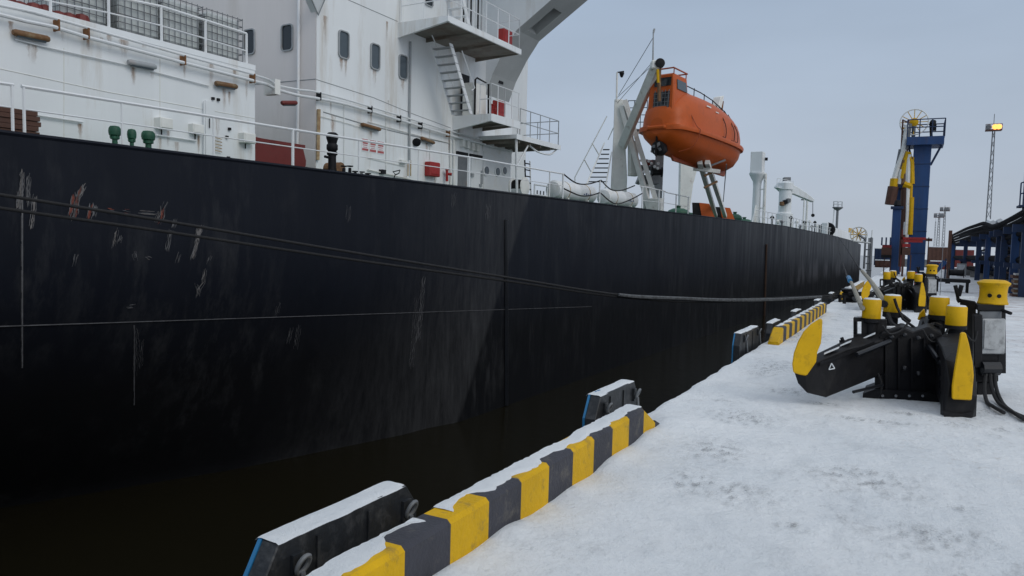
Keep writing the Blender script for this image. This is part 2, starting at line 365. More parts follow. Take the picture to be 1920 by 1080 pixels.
# bare icy patches (thin, irregular) where snow is scraped; those by the hook paint its contact shadow
ip = thing('ice_shade_patches', G(1480, 995), 'dark scraped patches in the trodden snow, painted shade below the hook', 'ice'); ip['kind'] = 'stuff'
def patch(px, py, rx, ry, ang=0):
    c = G(px, py); mb = MB(); n_ = 18; P = [c+V((0, 0, gz(c.x, c.y)+.012))]
    for k in range(n_):
        a = 2*math.pi*k/n_; rr = 1.15+.15*math.sin(3*a+px)
        x, y = rx*rr*math.cos(a), ry*rr*math.sin(a)
        p = c+V((x*math.cos(ang)-y*math.sin(ang), x*math.sin(ang)+y*math.cos(ang), 0)); P.append(V((p.x, p.y, gz(p.x, p.y)+.008)))
    mb.add(P, [(0, 1+k, 1+(k+1) % n_) for k in range(n_)]); mb.build('ice_shade_patch', 'ice_shade', ip)
for a in [(1480, 992, .12, .10, .3), (1700, 777, .3, .12, 0), (1640, 790, .5, .10, .2), (1535, 757, .25, .14, 0), (1790, 796, .22, .14, 0), (1480, 735, .4, .3, 0), (1400, 785, .4, .45, .3), (1335, 850, .28, .5, 0), (1290, 905, .18, .35, 0),  # those at the hook's base and arms paint its contact shadow
          (1800, 955, .16, .10, 0), (1880, 775, .5, .25, 0), (1440, 690, .35, .9, 0), (1520, 630, .5, 1.4, 0), (1620, 900, .5, .35, .5), (1400, 930, .3, .3, 0), (1750, 1010, .35, .25, 0)]:
    patch(*a)

# ================================================================== KERBS with painted blocks
KX0, KX1, KH = -1.95, -2.135, .265
def kerb(y0, n_, L_, first, label, taper_end, taper_start, group='kerbs along the quay edge'):
    t_ = thing('striped_kerb', ((KX0+KX1)/2, y0, 0), label, 'kerb', group)
    for i in range(n_):
        a, b_ = y0+i*L_, y0+(i+1)*L_
        za = zb = KH
        mb = MB(); yb = b_; ya = a
        prof = lambda y, h: [(KX0, y, -.03), (KX0, y, h-.022), (KX0-.022, y, h), (KX1+.02, y, h), (KX1, y, h-.02), (KX1, y, -.03)]
        if taper_end and i == n_-1:
            mb.add([(KX0, a+.34, -.03), (KX0, a+.34, .092), (KX1, a+.34, .092), (KX1, a+.34, -.03), (KX0+.002, a+.54, -.03), (KX0+.002, a+.54, .012), (KX1, a+.54, .012), (KX1, a+.54, -.03)], [(0, 1, 5, 4), (1, 2, 6, 5), (2, 3, 7, 6), (4, 5, 6, 7), (0, 1, 2, 3)])
            mb.build('painted_tip', 'kerb_black', t_); mb = MB(); zb = .092; yb = a+.339
        if taper_start and i == 0: za = .03; ya = b_-L_*1.3
        A, B = prof(ya, max(za, .05)), prof(yb, max(zb, .05))
        f = [(j, (j+1) % 6, (j+1) % 6+6, j+6) for j in range(6)]+[(5, 4, 3, 2, 1, 0), (6, 7, 8, 9, 10, 11)]
        mb.add(A+B, f)
        mb.build('painted_block', 'kerb_yellow' if (i+first) % 2 == 0 else 'kerb_black', t_)
    return t_
def snowcap(parent, y0, y1, x0, x1, z, th, seed, step=.03, gaps=(), amp=1):
    rows = []; n_ = int((y1-y0)/step)+1
    for i in range(n_+1):
        y = y0+(y1-y0)*i/n_; e0 = amp*(.018*fbm(y*1.8, 1, seed)+.015*fbm(y*9, 2, seed)+.011*mnoise.noise((y*26, seed, 3))); e1 = amp*(.014*fbm(y*4, 5, seed+3)+.011*mnoise.noise((y*21, seed, 9)))
        hh = th*(.75+.3*fbm(y*1.3, 3, seed))
        for g0, g1, full in gaps:
            if g0 < y < g1:
                q_ = math.sin(math.pi*(y-g0)/(g1-g0)); e0 -= (abs(x1-x0)*full)*q_; hh *= (1-.6*q_)
        if i in (0, n_): hh = .002
        a, b_ = x0+e0, x1+e1
        if a < b_+.03: a = b_+.03
        hh = max(hh, .004)
        rows.append([(a+.004, y, z-.004), (a-.012, y, z+hh*.7)]+[(lerp(a, b_, k/4), y, z+hh*(1+.4*fbm(k*.9, y*7, seed))+.006*mnoise.noise((k*2.1, y*19, seed))) for k in (1, 2, 3)]+[(b_+.004, y, z+hh*.7), (b_-.01, y, z-.012)])
    mb = MB(); mb.grid(rows); return mb.build('snow_cap', 'snow', parent, smooth=True)
k1 = kerb(6.18-.385*18, 19, .385, 0, 'yellow and black kerb with wedge end and thick snow on top', True, False)
snowcap(k1, -.6, 3.02, KX0-.05, KX1+.012, KH, .013, 1, gaps=((1.9, 2.3, .5), (2.62, 3.06, .8)))
snowcap(k1, 3.20, 6.24, KX0-.045, KX1+.01, KH, .013, 4, gaps=((3.15, 3.6, .7), (4.25, 4.6, .3)))
k2 = kerb(13.9, 22, .385, 0, 'long yellow and black kerb running past the small fenders behind the yellow hook', False, True)
snowcap(k2, 14.5, 22.3, KX0-.07, KX1+.02, KH, .015, 8, step=.06, gaps=[(14.3+.77*j, 14.7+.77*j, .75) for j in range(10)])
k3 = kerb(29, 34, .385, 0, 'snowed-over kerb beside the rope bollard towards the bow of the ship', False, True)
snowcap(k3, 29.4, 42, KX0-.01, KX1, KH, .05, 11, step=.2)

# ================================================================== FENDER PANELS on the quay face
def fender(y0, y1, detail, label, zt=.325):
    x0 = -2.345; th = .10
    t_ = thing('fender_panel', (x0-th/2, (y0+y1)/2, -3.2), label, 'fender', 'fender panels along the quay face')
    ch = .13
    poly = [(y0, -3.2), (y0, zt-ch-.06), (y0+ch*.9, zt), (y1-ch*.8, zt), (y1, zt-ch), (y1, -3.2)]
    MB().prism([(x0, y, z) for y, z in poly], (-th, 0, 0)).build('frame', 'fender_frame', t_, bevel=.006 if detail else 0)
    if detail: MB().prism([(x0-th, lerp((y0+y1)/2, y, 1.004), z+(.004 if z > 0 else 0)) for y, z in poly], (-.02, 0, 0)).build('sliding_pad', 'pad_blue', t_)
    snowcap(t_, y0+ch*.85, y1-ch*.82, x0-.004, x0-th-.03, zt, .013 if detail else .03, y0, step=.03 if detail else .2, amp=.25)
    for yc in ((y0*.5+y1*.5),):
        for zc in (-.75, -2.2): MB().lathe((QX+.02, yc, zc), (-1, 0, 0), [(.30, 0), (.30, .03), (.20, .05), (.22, .12), (.22, .16)], 14).build('rubber_cone', 'rubber', t_, smooth=True)
    if detail:
        w = (y1-y0)
        for yy in (y0+.30*w, y0+.62*w): MB().para((x0, yy, -.9), (.012, 0, 0), (0, .02, 0), (0, 0, zt+.86)).build('stiffener', 'fender_frame', t_)
        for yy in (y0+.19*w, y1-.10*w):
            MB().para((x0, yy-.035, .13), (.02, 0, 0), (0, .07, 0), (0, 0, .12)).build('lug', 'fender_frame', t_)
            c = V((x0+.045, yy, .205)); ring = [c+V((.02*math.sin(a), .036*math.cos(a)-.0, .045*math.sin(a)+.0)) for a in [math.pi*2*k/14 for k in range(15)]]
            MB().tube(ring, .011, 6, False).build('shackle', 'steel_grey', t_, smooth=True)
            MB().tube([c+V((0, 0, -.035)), c+V((.01, 0, -.16)), V((QX-.01, yy+.05, -.28))], .012, 6).build('chain', 'steel_grey', t_)
    return t_
fender(2.22, 3.37, True, 'black snow-topped fender panel beside the darkest snowy end of the near striped kerb')
fender(6.05, 7.18, True, 'black snow-topped fender panel at the wedge end of the striped kerb')
fender(12.35, 14.1, True, 'black fender panel standing by the start of the far striped kerb', .29)
for y in (15.5, 19.0, 24.0, 28.6): fender(y, y+1.3, False, 'small snow-topped fender panel sticking up beyond the far striped kerb', .20)

# ================================================================== THE SHIP
ship = thing('tanker_ship', S(20, 0, -7.2), 'black-hulled tanker with white superstructure moored alongside the snowy quay', 'ship')
def interp(tab, x):
    if x <= tab[0][0]: return tab[0][1]
    for (a, p), (b_, q_) in zip(tab, tab[1:]):
        if x <= b_: return lerp(p, q_, (x-a)/(b_-a))
    return tab[-1][1]
DW = [(-40, 0), (75, 0), (111, -.48), (144, -1.17), (165, -1.9), (215, -1.5)]
DVt = [(-34, 11), (-31, 6.5), (-24, 3.0), (-14, 1.0), (-4, .25), (4, 0), (75, 0), (144, 0), (162, .25), (176, 1.3), (192, 6), (203, 12.8)]
TUCK = [(-34, 10), (-10, 8.5), (0, 6.2), (7.6, 3.4), (12.1, 1.55), (17, .25), (19.3, 0), (140, 0), (203, 0)]
us = [-34, -32, -30, -27, -24, -20, -16, -12, -8, -4, 0]+[i*.5 for i in range(1, 66)]+[33+i*3 for i in range(1, 36)]+[140, 144, 150, 155, 160, 165, 170, 175, 180, 186, 192, 198, 203]
zn = [i/22 for i in range(23)]
def sst(x): x = max(0, min(1, x)); return x*x*(3-2*x)
def hull_v(u, fr): return interp(DVt, u)+interp(TUCK, u)*fr**2.2+.22*sst(((19.3+1.6*(1-fr)**1.5)-u)/1.5)*sst((fr-.08)/.45)
def hullp(u, s):                                              # s: 0 at the deck edge, 1 below the water
    w0 = interp(DW, u); zt = S(u, 0, w0).z; zb = -6.2; z = lerp(zt, zb, s)
    fr = max(0, min(1, (zt-1.4-z)/(zt-1.4-WATER)))
    # flat side ends in a curved edge that swings aft lower down
    v = hull_v(u, fr)
    w = (z-P0.z-UD.z*u)/WD.z
    return S(u, v, w)
hl = MB(); hl.grid([[hullp(u, s) for u in us] for s in zn])
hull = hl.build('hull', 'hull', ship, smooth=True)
dk = MB(); dk.grid([[S(u, interp(DVt, u)+.0, interp(DW, u)-.02) for u in us], [S(u, 26-interp(DVt, u), interp(DW, u)-.02) for u in us]]); dk.build('deck', 'green', ship)
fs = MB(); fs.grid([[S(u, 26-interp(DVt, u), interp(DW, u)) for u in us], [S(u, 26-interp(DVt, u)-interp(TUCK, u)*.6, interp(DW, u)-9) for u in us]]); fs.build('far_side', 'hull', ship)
# rounded gunwale bar along the deck edge
MB().tube([S(u, interp(DVt, u)+.02, interp(DW, u)-.0) for u in us], .045, 6).build('gunwale', 'hull', ship, smooth=True)
# stand-off a pixel onto the hull side (vertical part)
def hp(px, py, off=.0):
    v = 0
    for _ in range(12):
        u, w = pv(px, py, v); z = S(u, v, w).z; w0 = interp(DW, u); zt = S(u, 0, w0).z
        fr = max(0, min(1, (zt-1.4-z)/(zt-1.4-WATER))); v = hull_v(u, fr)
    return SV(px, py, v-off)
def hstrip(name, pts, wd, mat_, off=.012):                    # thin strip following the hull
    P = [hp(x, y, off) for x, y in pts]; mb = MB(); up = []
    for i, p in enumerate(P):
        d = (P[min(i+1, len(P)-1)]-P[max(i-1, 0)]).normalized(); s_ = d.cross(VD).normalized()
        w = wd[i] if isinstance(wd, list) else wd
        up.append([p-s_*w/2, p+s_*w/2])
    mb.grid(up); mb.grid([[a+VD*.02 for a in r] for r in up])
    return mb.build(name, mat_, hull)
hstrip('plate_seam', [(x, 612-.0335*x) for x in range(-60, 1111, 45)], .018, 'seam', .02)
hstrip('plate_seam', [(42, y) for y in range(330, 700, 30)], .022, 'scuff', .02)
hstrip('plate_seam', [(252, y) for y in range(610, 770, 30)], .02, 'seam', .02)
MB().tube([hp(949, y, .03) for y in range(412, 770, 12)], .075, 8).build('overboard_pipe', 'black_gloss', hull, smooth=True)
MB().tube([hp(1437-(y-455)*.03, y, .05) for y in range(458, 612, 12)], .10, 8).build('overboard_pipe', 'rust_dark', hull, smooth=True)['label'] = 'rust-brown vertical pipe'
# crease where the flat side ends
# scraped paint: irregular strips and flecks
rs = random.Random(3)
def scrape(pts, w, mat_):
    Q = []; W_ = []
    for i in range(len(pts)-1):
        (x0, y0), (x1, y1) = pts[i], pts[i+1]; n_ = max(2, int(math.hypot(x1-x0, y1-y0)/5))
        for k in range(n_): Q.append((lerp(x0, x1, k/n_)+rs.uniform(-1, 1), lerp(y0, y1, k/n_))); W_.append(w*rs.uniform(.25, 1.25))
    Q.append(pts[-1]); W_.append(.004); W_[0] = .006
    hstrip('paint_scrape', Q, W_, mat_, .014)
for pts, w, m_ in [([(41, 318), (40, 350), (34, 388), (30, 392)], .05, 'scuff_pale'), ([(53, 326), (52, 360), (54, 384)], .04, 'scuff'), ([(65, 364), (62, 392), (57, 425)], .05, 'scuff_pale'), ([(35, 362), (33, 392)], .06, 'scuff'),
                   ([(158, 347), (146, 368), (140, 392), (134, 410)], .08, 'scuff_pale'), ([(150, 352), (143, 378), (142, 405)], .09, 'primer'), ([(137, 362), (134, 384), (130, 402)], .07, 'primer'), ([(172, 384), (169, 398), (165, 412)], .10, 'primer'), ([(178, 382), (175, 402)], .05, 'scuff'),
                   ([(202, 393), (212, 396)], .05, 'primer'), ([(232, 396), (240, 397)], .03, 'primer'), ([(262, 398), (275, 399), (290, 400)], .04, 'scuff_pale'), ([(304, 388), (303, 404), (296, 416)], .06, 'primer'), ([(298, 393), (292, 414)], .04, 'scuff_pale'), ([(311, 380), (303, 396)], .03, 'scuff'),
                   ([(328, 408), (324, 425)], .06, 'scuff'), ([(320, 430), (312, 470)], .04, 'scuff'), ([(218, 430), (212, 460)], .03, 'scuff_pale'), ([(226, 444), (222, 455)], .03, 'scuff'), ([(378, 422), (372, 440), (366, 462), (360, 485)], .06, 'scuff_pale'), ([(372, 425), (369, 450)], .05, 'scuff_pale'),
                   ([(383, 505), (380, 530), (372, 540), (370, 555)], .045, 'scuff_pale'), ([(368, 533), (372, 548)], .03, 'scuff'), ([(392, 482), (390, 490)], .04, 'scuff'), ([(335, 475), (331, 490)], .03, 'scuff'), ([(275, 484), (281, 486)], .03, 'scuff_pale'), ([(252, 474), (254, 486)], .02, 'scuff'),
                   ([(240, 572), (250, 571)], .02, 'scuff'), ([(142, 480), (138, 496)], .03, 'scuff'), ([(255, 620), (252, 700)], .02, 'scuff'), ([(265, 640), (262, 690)], .02, 'seam'), ([(545, 615), (540, 640)], .03, 'seam'), ([(560, 610), (553, 650)], .03, 'seam'), ([(522, 570), (518, 590)], .02, 'scuff'),
                   ([(653, 385), (652, 412)], .03, 'seam'), ([(850, 360), (849, 386)], .05, 'seam'), ([(915, 380), (913, 410)], .06, 'seam'), ([(793, 520), (789, 580), (782, 640)], .07, 'seam'), ([(780, 560), (775, 640), (770, 690)], .04, 'seam')]:
    for dx_, f_ in ((0, .5), (2.4, .32), (-2.6, .28), (4.5, .2)):
        j_ = rs.uniform(-4, 6); scrape([(x+dx_, y+j_) for x, y in pts], w*f_, m_ if f_ > .3 else 'scuff')

# ---------------------------------------------------------------- deck-edge railing
def rail_top(px): return interp([(-200, 130), (0, 155), (43, 162), (549, 243), (881, 295), (1055, 326), (1125, 337)], px)
rg = MB()
RV = .10
def dk_y(px): return 247+.12*px
posts = [(-160, 0), (22, 1), (44, 1), (228, 0), (400, 0), (549, 2), (673, 0), (785, 0), (880, 2), (958, 0), (1031, 1), (1056, 2)]
top = [SV(x, rail_top(x), RV) for x in (-160, -60, 25)]; rg.tube(top, .028)
top = [SV(x, rail_top(x), RV) for x in (40, 228, 400, 549, 673, 785, 881, 958, 1031, 1056)]; rg.tube(top, .030)
for f_ in (.47,):
    rg.tube([SV(x, lerp(rail_top(x), dk_y(x), f_), RV) for x in (-160, -60, 22)], .014)
    rg.tube([SV(x, lerp(rail_top(x), dk_y(x), f_), RV) for x in (44, 228, 400, 549, 673, 785, 881, 958, 1031, 1056)], .014)
rail = rg.build('deck_railing', 'white_clean', ship)
for x, k_ in posts:
    u, w = pv(x, rail_top(x), RV); r = (.020, .026, .034)[k_]
    MB().tube([S(u, RV, -.03), S(u, RV, w)], r).build('post', 'white_clean', rail)
# rail section with hanging ropes beside the raft canisters, then posts forward to the bow
posts2 = [1125, 1205, 1236, 1245, 1268, 1290]
rb = MB(); rb.tube([SV(x, y, RV) for x, y in ((1200, 349), (1245, 358), (1250, 361), (1292, 370))], .03); rb.tube([SV(x, y, RV) for x, y in ((1205, 376), (1245, 380), (1290, 388))], .016)
rail2 = rb.build('deck_railing', 'white_clean', ship)
for x, y in ((1125, 338), (1205, 349), (1236, 356), (1245, 358), (1268, 366), (1291, 370)):
    u, w = pv(x, y, RV); MB().tube([S(u, RV, -.03), S(u, RV, w)], .034).build('post', 'white_clean', rail2)
hr = MB()
for seq in ([(1056, 326), (1080, 343), (1103, 345), (1127, 338)], [(1127, 338), (1145, 355), (1165, 357), (1190, 348)], [(1056, 353), (1085, 366), (1105, 367), (1125, 361)], [(1125, 361), (1145, 378), (1160, 382), (1185, 373), (1205, 362)]):
    hr.tube(catmull([SV(x, y, RV) for x, y in seq]), .028, 6)
tag(hr.build('safety_rope', 'rope_dark', None), 'dark rope hanging in loops along the ship rail by the white raft canisters', 'rope')
fr_ = MB()
uu = [pv(x, dk_y(x), RV)[0] for x in (1400, 1425)]; fu = 62.; FU = []
while fu < 140: FU.append(fu); fu += 1.9
for h in (1.05, .55): fr_.tube([S(u, RV+.1+interp(DVt, u), interp(DW, u)+h) for u in FU], .03, 5)
rail3 = fr_.build('deck_railing', 'white_clean', ship)
for u in FU: MB().tube([S(u, RV+.1, interp(DW, u)-.03), S(u, RV+.1, interp(DW, u)+1.05)], .035, 5).build('post', 'white_clean', rail3)

# ---------------------------------------------------------------- aft deckhouse
HV = 1.6
ue, _w = pv(478, 200, HV); hw = 2.44; HU0 = -9
dh = MB().sbox(HU0, ue, HV, 9, -.02, hw-.03).build('deckhouse', 'white_ship', ship)
MB().sbox(HU0-.02, ue+.012, HV-.012, 9.02, hw-.10, hw+.02).build('roof_edge', 'white_ship', dh)
for off, y0, y1, r in ((.10, 27, 141, .034), (.10, 10, 128, .026)):
    pass
def wpipe(pts, v, r, name, mat_='white_clean', parent=None): return MB().tube([SV(x, y, v) for x, y in pts], r, 8).build(name, mat_, parent, smooth=True)
wpipe([(-60, -2), (60, 22), (165, 52), (346, 104), (478, 140)], HV-.14, .028, 'pipe', parent=dh)
wpipe([(-60, 12), (50, 40), (100, 50), (165, 70), (346, 118), (478, 152)], HV-.14, .036, 'pipe', parent=dh)
for x, y in ((109, 46), (165, 62), (346, 112), (476, 146)):
    u, w = pv(x, y, HV-.14); MB().sbox(u-.014, u+.014, HV-.18, HV+.01, w-.11, w+.09).build('pipe_bracket', 'rust', dh)
wpipe([(30, 74), (85, 88), (240, 122), (392, 161)], HV-.04, .016, 'cable_conduit', parent=dh)
wpipe([(45, 212), (155, 229)], HV-.05, .02, 'handhold', parent=dh)
wpipe([(293, 253), (368, 264)], HV-.05, .02, 'handhold', parent=dh)
for x in (120, 300): MB().tube([SV(x, 90 if x < 200 else 110, HV-.004), SV(x, 262 if x < 200 else 280, HV-.004)], .009, 4).build('weld_seam', 'white_worn', dh)
wpipe([(-40, 120), (200, 172), (478, 222)], HV-.002, .008, 'weld_seam', 'white_worn', dh)
# flat door panel with dogs
a = pv(385, 190, HV); b_ = pv(402, 292, HV)
door = MB().sbox(pv(384, 240, HV)[0], pv(401, 240, HV)[0], HV-.035, HV+.01, .02, pv(392, 190, HV)[1]).build('door', 'white_ship', dh)
MB().tube([SV(393, 222, HV-.06), SV(393, 240, HV-.06)], .012).build('door_handle', 'black_metal', dh)
wpipe([(383, 190), (383, 298)], HV-.06, .022, 'drain_pipe', parent=dh)
for k in range(5): MB().tube([SV(404, 258+k*6, HV-.05), SV(416, 261+k*6, HV-.05)], .010).build('rung', 'rust_pipe', dh)
for x, y in ((398, 185), (408, 187), (424, 257), (429, 242), (427, 296)):
    u, w = pv(x, y, HV); MB().sbox(u-.03, u+.03, HV-.05, HV+.01, w-.03, w+.03).build('bracket', 'black_metal', dh)
def rust_run(x, y0, y1, v, w_m, parent, wob=.3):
    u0_, w0_ = pv(x, y0, v); u1_, w1_ = pv(x, y1, v); rows = []; n_ = 8
    for k in range(n_+1):
        w = lerp(w0_, w1_, k/n_); h = w_m*(1-.6*k/n_)*(1+wob*math.sin(k*2.1+x)); rows.append([S(u0_-h*.9, v-.004, w), S(u0_+h*.9, v-.004, w)])
    mb = MB(); mb.grid(rows); return mb.build('rust_streak', 'rust_stain', parent)
for x, y0, y1, w in ((165, 72, 110, .05), (346, 122, 150, .05), (270, 72, 92, .10), (300, 258, 290, .05), (330, 266, 300, .10), (408, 222, 262, .07), (340, 100, 125, .10), (190, 70, 84, .05), (60, 82, 120, .12), (430, 172, 200, .05), (118, 54, 80, .06), (20, 40, 70, .05), (205, 62, 100, .07), (250, 126, 160, .08), (285, 128, 150, .06), (420, 165, 215, .06), (462, 150, 190, .05), (470, 272, 300, .05), (372, 254, 290, .05), (315, 245, 275, .06), (232, 75, 110, .12), (395, 120, 160, .10), (440, 132, 150, .08), (150, 232, 262, .06)): rust_run(x, y0, y1, HV, w, dh)

def tube_lamp(x0, y0, x1, y1, v, mat_, label):
    A, B = SV(x0, y0, v-.10), SV(x1, y1, v-.10); d = B-A
    t_ = thing('tube_lamp', (A+B)/2, label, 'lamp', 'tube lamps on the ship walls')
    MB().tube([A, A+d*.06, A+d*.94, B], [.045, .06, .06, .045], 10).build('housing', mat_, t_, smooth=True)
    MB().tube([A+d*.1-WD*.045, B-d*.1-WD*.045], .034, 8).build('tube', 'pale_glass', t_, smooth=True)
    for f_ in (.2, .8): MB().para(A+d*f_-UD*.02, UD*.04, VD*.125, WD*.05).build('bracket', 'white_worn', t_)
    return t_
tube_lamp(24, 60, 92, 74, HV, 'lamp_rust', 'long rusty tube lamp below the pipes, farthest from the deckhouse corner')
tube_lamp(240, 116, 292, 126, HV, 'grey_frame', 'grey tube lamp on the white deckhouse wall between two rusty ones')
tube_lamp(404, 156, 444, 163, HV, 'lamp_rust', 'reddish rusty tube lamp close to the corner of the white deckhouse')
def wall_box(x0, y0, x1, y1, v, dep, label, mat_='white_worn', name='junction_box'):
    u0_, w1_ = pv(x0, y0, v-dep); u1_, w0_ = pv(x1, y1, v-dep)
    t_ = thing(name, S((u0_+u1_)/2, v-dep/2, w0_), label, 'electrical box', 'boxes on the deckhouse wall')
    MB().sbox(u0_, u1_, v-dep, v+.01, w0_, w1_).build('box', mat_, t_, bevel=.01)
    MB().sbox(u0_+.02, u1_-.02, v-dep-.012, v-dep+.002, w0_+.02, w1_-.02).build('cover', mat_, t_)
    MB().tube([S((u0_+u1_)/2, v-.04, w0_+.01), S((u0_+u1_)/2, v-.04, w0_-.12)], .015).build('cable_gland', 'black_metal', t_)
wall_box(301, 219, 325, 243, HV, .22, 'cream junction box with rusty side between green vents and door')
wall_box(362, 231, 383, 252, HV, .16, 'small cream junction box right beside the door drain pipe')
wall_box(458, 248, 480, 270, HV, .2, 'cream junction box at the corner of the white deckhouse')
# roof railing of the deckhouse
rr = MB(); rv = HV+.12
rtop = [(-60, -62), (94, -18), (203, -8), (302, 12), (385, 38), (462, 63)]
rr.tube([SV(x, y, rv) for x, y in rtop], .028)
rr.tube([SV(x, lerp(y, 21+.28*(x-100), .55), rv) for x, y in rtop], .016)
roof_rail = rr.build('roof_railing', 'white_clean', ship)
for x, y in rtop:
    u, w = pv(x, y, rv); MB().tube([S(u, rv, hw), S(u, rv, w)], .03).build('post', 'white_clean', roof_rail)
# intermediate bulk containers on the roof
def tote(u0, label, v0=HV+.35):
    L_, B_, H_ = 1.0, 1.2, 1.0
    t_ = thing('caged_tank', S(u0+L_/2, v0+B_/2, hw), label, 'tank', 'caged plastic tanks on the deckhouse roof')
    z0 = hw-.02
    for k in range(3): MB().sbox(u0+k*.42, u0+k*.42+.16, v0, v0+B_, z0, z0+.14).build('pallet_foot', 'black_metal', t_)
    MB().sbox(u0+.04, u0+L_-.04, v0+.04, v0+B_-.04, z0+.14, z0+H_+.09).build('plastic_tank', 'tote_plastic', t_, bevel=.06)
    cg = MB(); r = .010
    for k in range(7):
        h = z0+.14+k*(H_)/6.2; cg.tube([S(u0, v0, h), S(u0+L_, v0, h), S(u0+L_, v0+B_, h), S(u0, v0+B_, h), S(u0, v0, h)], r, 4)
    for k in range(8):
        uu_ = u0+L_*k/7
        for vv in (v0, v0+B_): cg.tube([S(uu_, vv, z0+.1), S(uu_, vv, z0+.14+H_)], r, 4)
    for k in range(1, 8):
        vv = v0+B_*k/8
        for uu_ in (u0, u0+L_): cg.tube([S(uu_, vv, z0+.1), S(uu_, vv, z0+.14+H_)], r, 4)
    cg.build('cage', 'steel_grey', t_)
    MB().lathe(S(u0+L_/2, v0+B_/2, z0+H_+.09), WD, [(.11, 0), (.11, .04), (.08, .05)], 12).build('lid', 'black_metal', t_)
    return t_
ub = pv(222, 30, HV+.35)[0]
names_ = ['caged white tank nearest the aft end of the roof row', 'second caged white tank in the roof row, beside the roof rail post', 'third caged white tank in the roof row of four', 'caged white tank at the superstructure end of the roof row']
us_t = [pv(112, 20, HV+.35)[0], pv(222, 30, HV+.35)[0], pv(306, 50, HV+.35)[0], pv(388, 70, HV+.35)[0]]
for u_, lb in zip(us_t, names_): tote(u_, lb)
# red sacks / dunnage under the aft tank
rd = MB(); 
for k in range(9):
    u_ = us_t[0]-1.4+k*.22; rd.lathe(S(u_, HV+.25+.04*(k % 2), hw-.01), WD, [(.13, 0), (.15, .05), (.11, .12+.03*(k % 3)), (.03, .15+.03*(k % 3))], 8)
tag(rd.build('folded_tarpaulin', 'red_dark', None, smooth=True), 'crumpled dark red tarpaulin lying on the roof edge beside the caged tanks', 'tarpaulin')
# vents, pallets on deck
for x, y, h, r, lb in ((215, 243, .30, .085, 'green mushroom vent farthest from the junction boxes'), (247, 249, .26, .065, 'slimmest green mushroom vent, between two wider ones'), (278, 252, .30, .10, 'broad green mushroom vent nearest the junction box')):
    u, w = pv(x, y, .55); b0 = S(u, .55, -.03); t_ = thing('mushroom_vent', b0, lb, 'vent', 'green vents behind the gunwale')
    MB().lathe(b0, WD, [(r*.55, 0), (r*.55, w-.15), (r*.9, w-.14), (r*.9, w-.09), (r*.5, w-.08)], 12).build('pipe', 'green', t_, smooth=True)
    MB().lathe(b0+WD*(w-.10), WD, [(r*.6, 0), (r*1.15, .03), (r*1.25, .09), (r*1.2, .15), (r*.9, .19), (r*.3, .2)], 12).build('cap', 'green', t_, smooth=True)
    for k in range(4):
        a = k*math.pi/2; MB().tube([b0+WD*(w-.13)+(UD*math.cos(a)+VD*math.sin(a))*r*1.0, b0+WD*(w-.06)+(UD*math.cos(a)+VD*math.sin(a))*r*1.0], .012, 5).build('bolt', 'green', t_)
st_ = thing('timber_stack', SV(20, 250, .7), 'stack of dark brown planks lying on deck against the white wall', 'timber')
for k in range(6):
    u1_ = pv(72-(k % 3)*3, 225, .7)[0]; MB().sbox(-2, u1_, .6+.02*(k % 2), 1.2, -.02+k*.085, .055+k*.085).build('plank', 'steel_brown', st_)
# ---------------------------------------------------------------- superstructure
WV = 2.6
UC = pv(592, 200, WV)[0]; UF = pv(962, 170, WV)[0]; FV = 4.3; UF2 = pv(988, 190, FV)[0]; SH = 15.5
sup = MB().sbox(UC, UF, WV, 23.4, -.02, SH).build('superstructure', 'white_ship', ship)
MB().sbox(UF-.01, UF2, FV, 21.7, -.02, SH-.3).build('front_block', 'white_ship', sup)
MB().sbox(UC-.006, UC+.02, WV, 23.4, -.02, SH).build('aft_wall', 'aft_light', sup)  # thin plate that carries the aft side's light in its colour
def rrect(a0, a1, b0, b1, r=.09, n_=3):
    P = []
    for cx, cy, s0 in ((a1-r, b1-r, 0), (a0+r, b1-r, 1), (a0+r, b0+r, 2), (a1-r, b0+r, 3)):
        for k in range(n_+1): t_ = math.pi/2*(s0+k/n_); P.append((cx+r*math.cos(t_), cy+r*math.sin(t_)))
    return P
def window(x0, x1, y0, y1, aft=False, glass='glass'):
    xm, ym = (x0+x1)/2, (y0+y1)/2
    if aft:
        a0, a1 = sorted((pu(x0, ym, UC)[0], pu(x1, ym, UC)[0])); b1_ = pu(xm, y0, UC)[1]; b0_ = pu(xm, y1, UC)[1]
        P = lambda q, o: [S(UC-o, a, b) for a, b in q]; ex = UD
    else:
        a0, a1 = sorted((pv(x0, ym, WV)[0], pv(x1, ym, WV)[0])); b1_ = pv(xm, y0, WV)[1]; b0_ = pv(xm, y1, WV)[1]
        P = lambda q, o: [S(a, WV-o, b) for a, b in q]; ex = VD
    mb = MB(); outer = P(rrect(a0-.035, a1+.035, b0_-.035, b1_+.035, .11), .05); inner = P(rrect(a0, a1, b0_, b1_), .05); n_ = len(outer)
    o2 = [p+ex*.06 for p in outer]; i2 = [p+ex*.045 for p in inner]
    mb.add(outer+inner+o2+i2, [(i, (i+1) % n_, n_+(i+1) % n_, n_+i) for i in range(n_)]+[(i, (i+1) % n_, 2*n_+(i+1) % n_, 2*n_+i) for i in range(n_)]+[(n_+i, n_+(i+1) % n_, 3*n_+(i+1) % n_, 3*n_+i) for i in range(n_)])
    fr = mb.build('window_frame', 'grey_frame', sup)
    MB().prism([p-ex*.006 for p in i2], ex*.012).build('window', glass, sup)
for q_ in ((635, 652, 60, 108), (695, 710, 84, 129), (748, 762, 105, 147)): window(*q_, glass='pale_glass')
window(796, 810, -20, 10)
for q_ in ((459, 478, 57, 101), (530, 549, 48, 94), (330, 352, 66, 112)): window(*q_, aft=True)
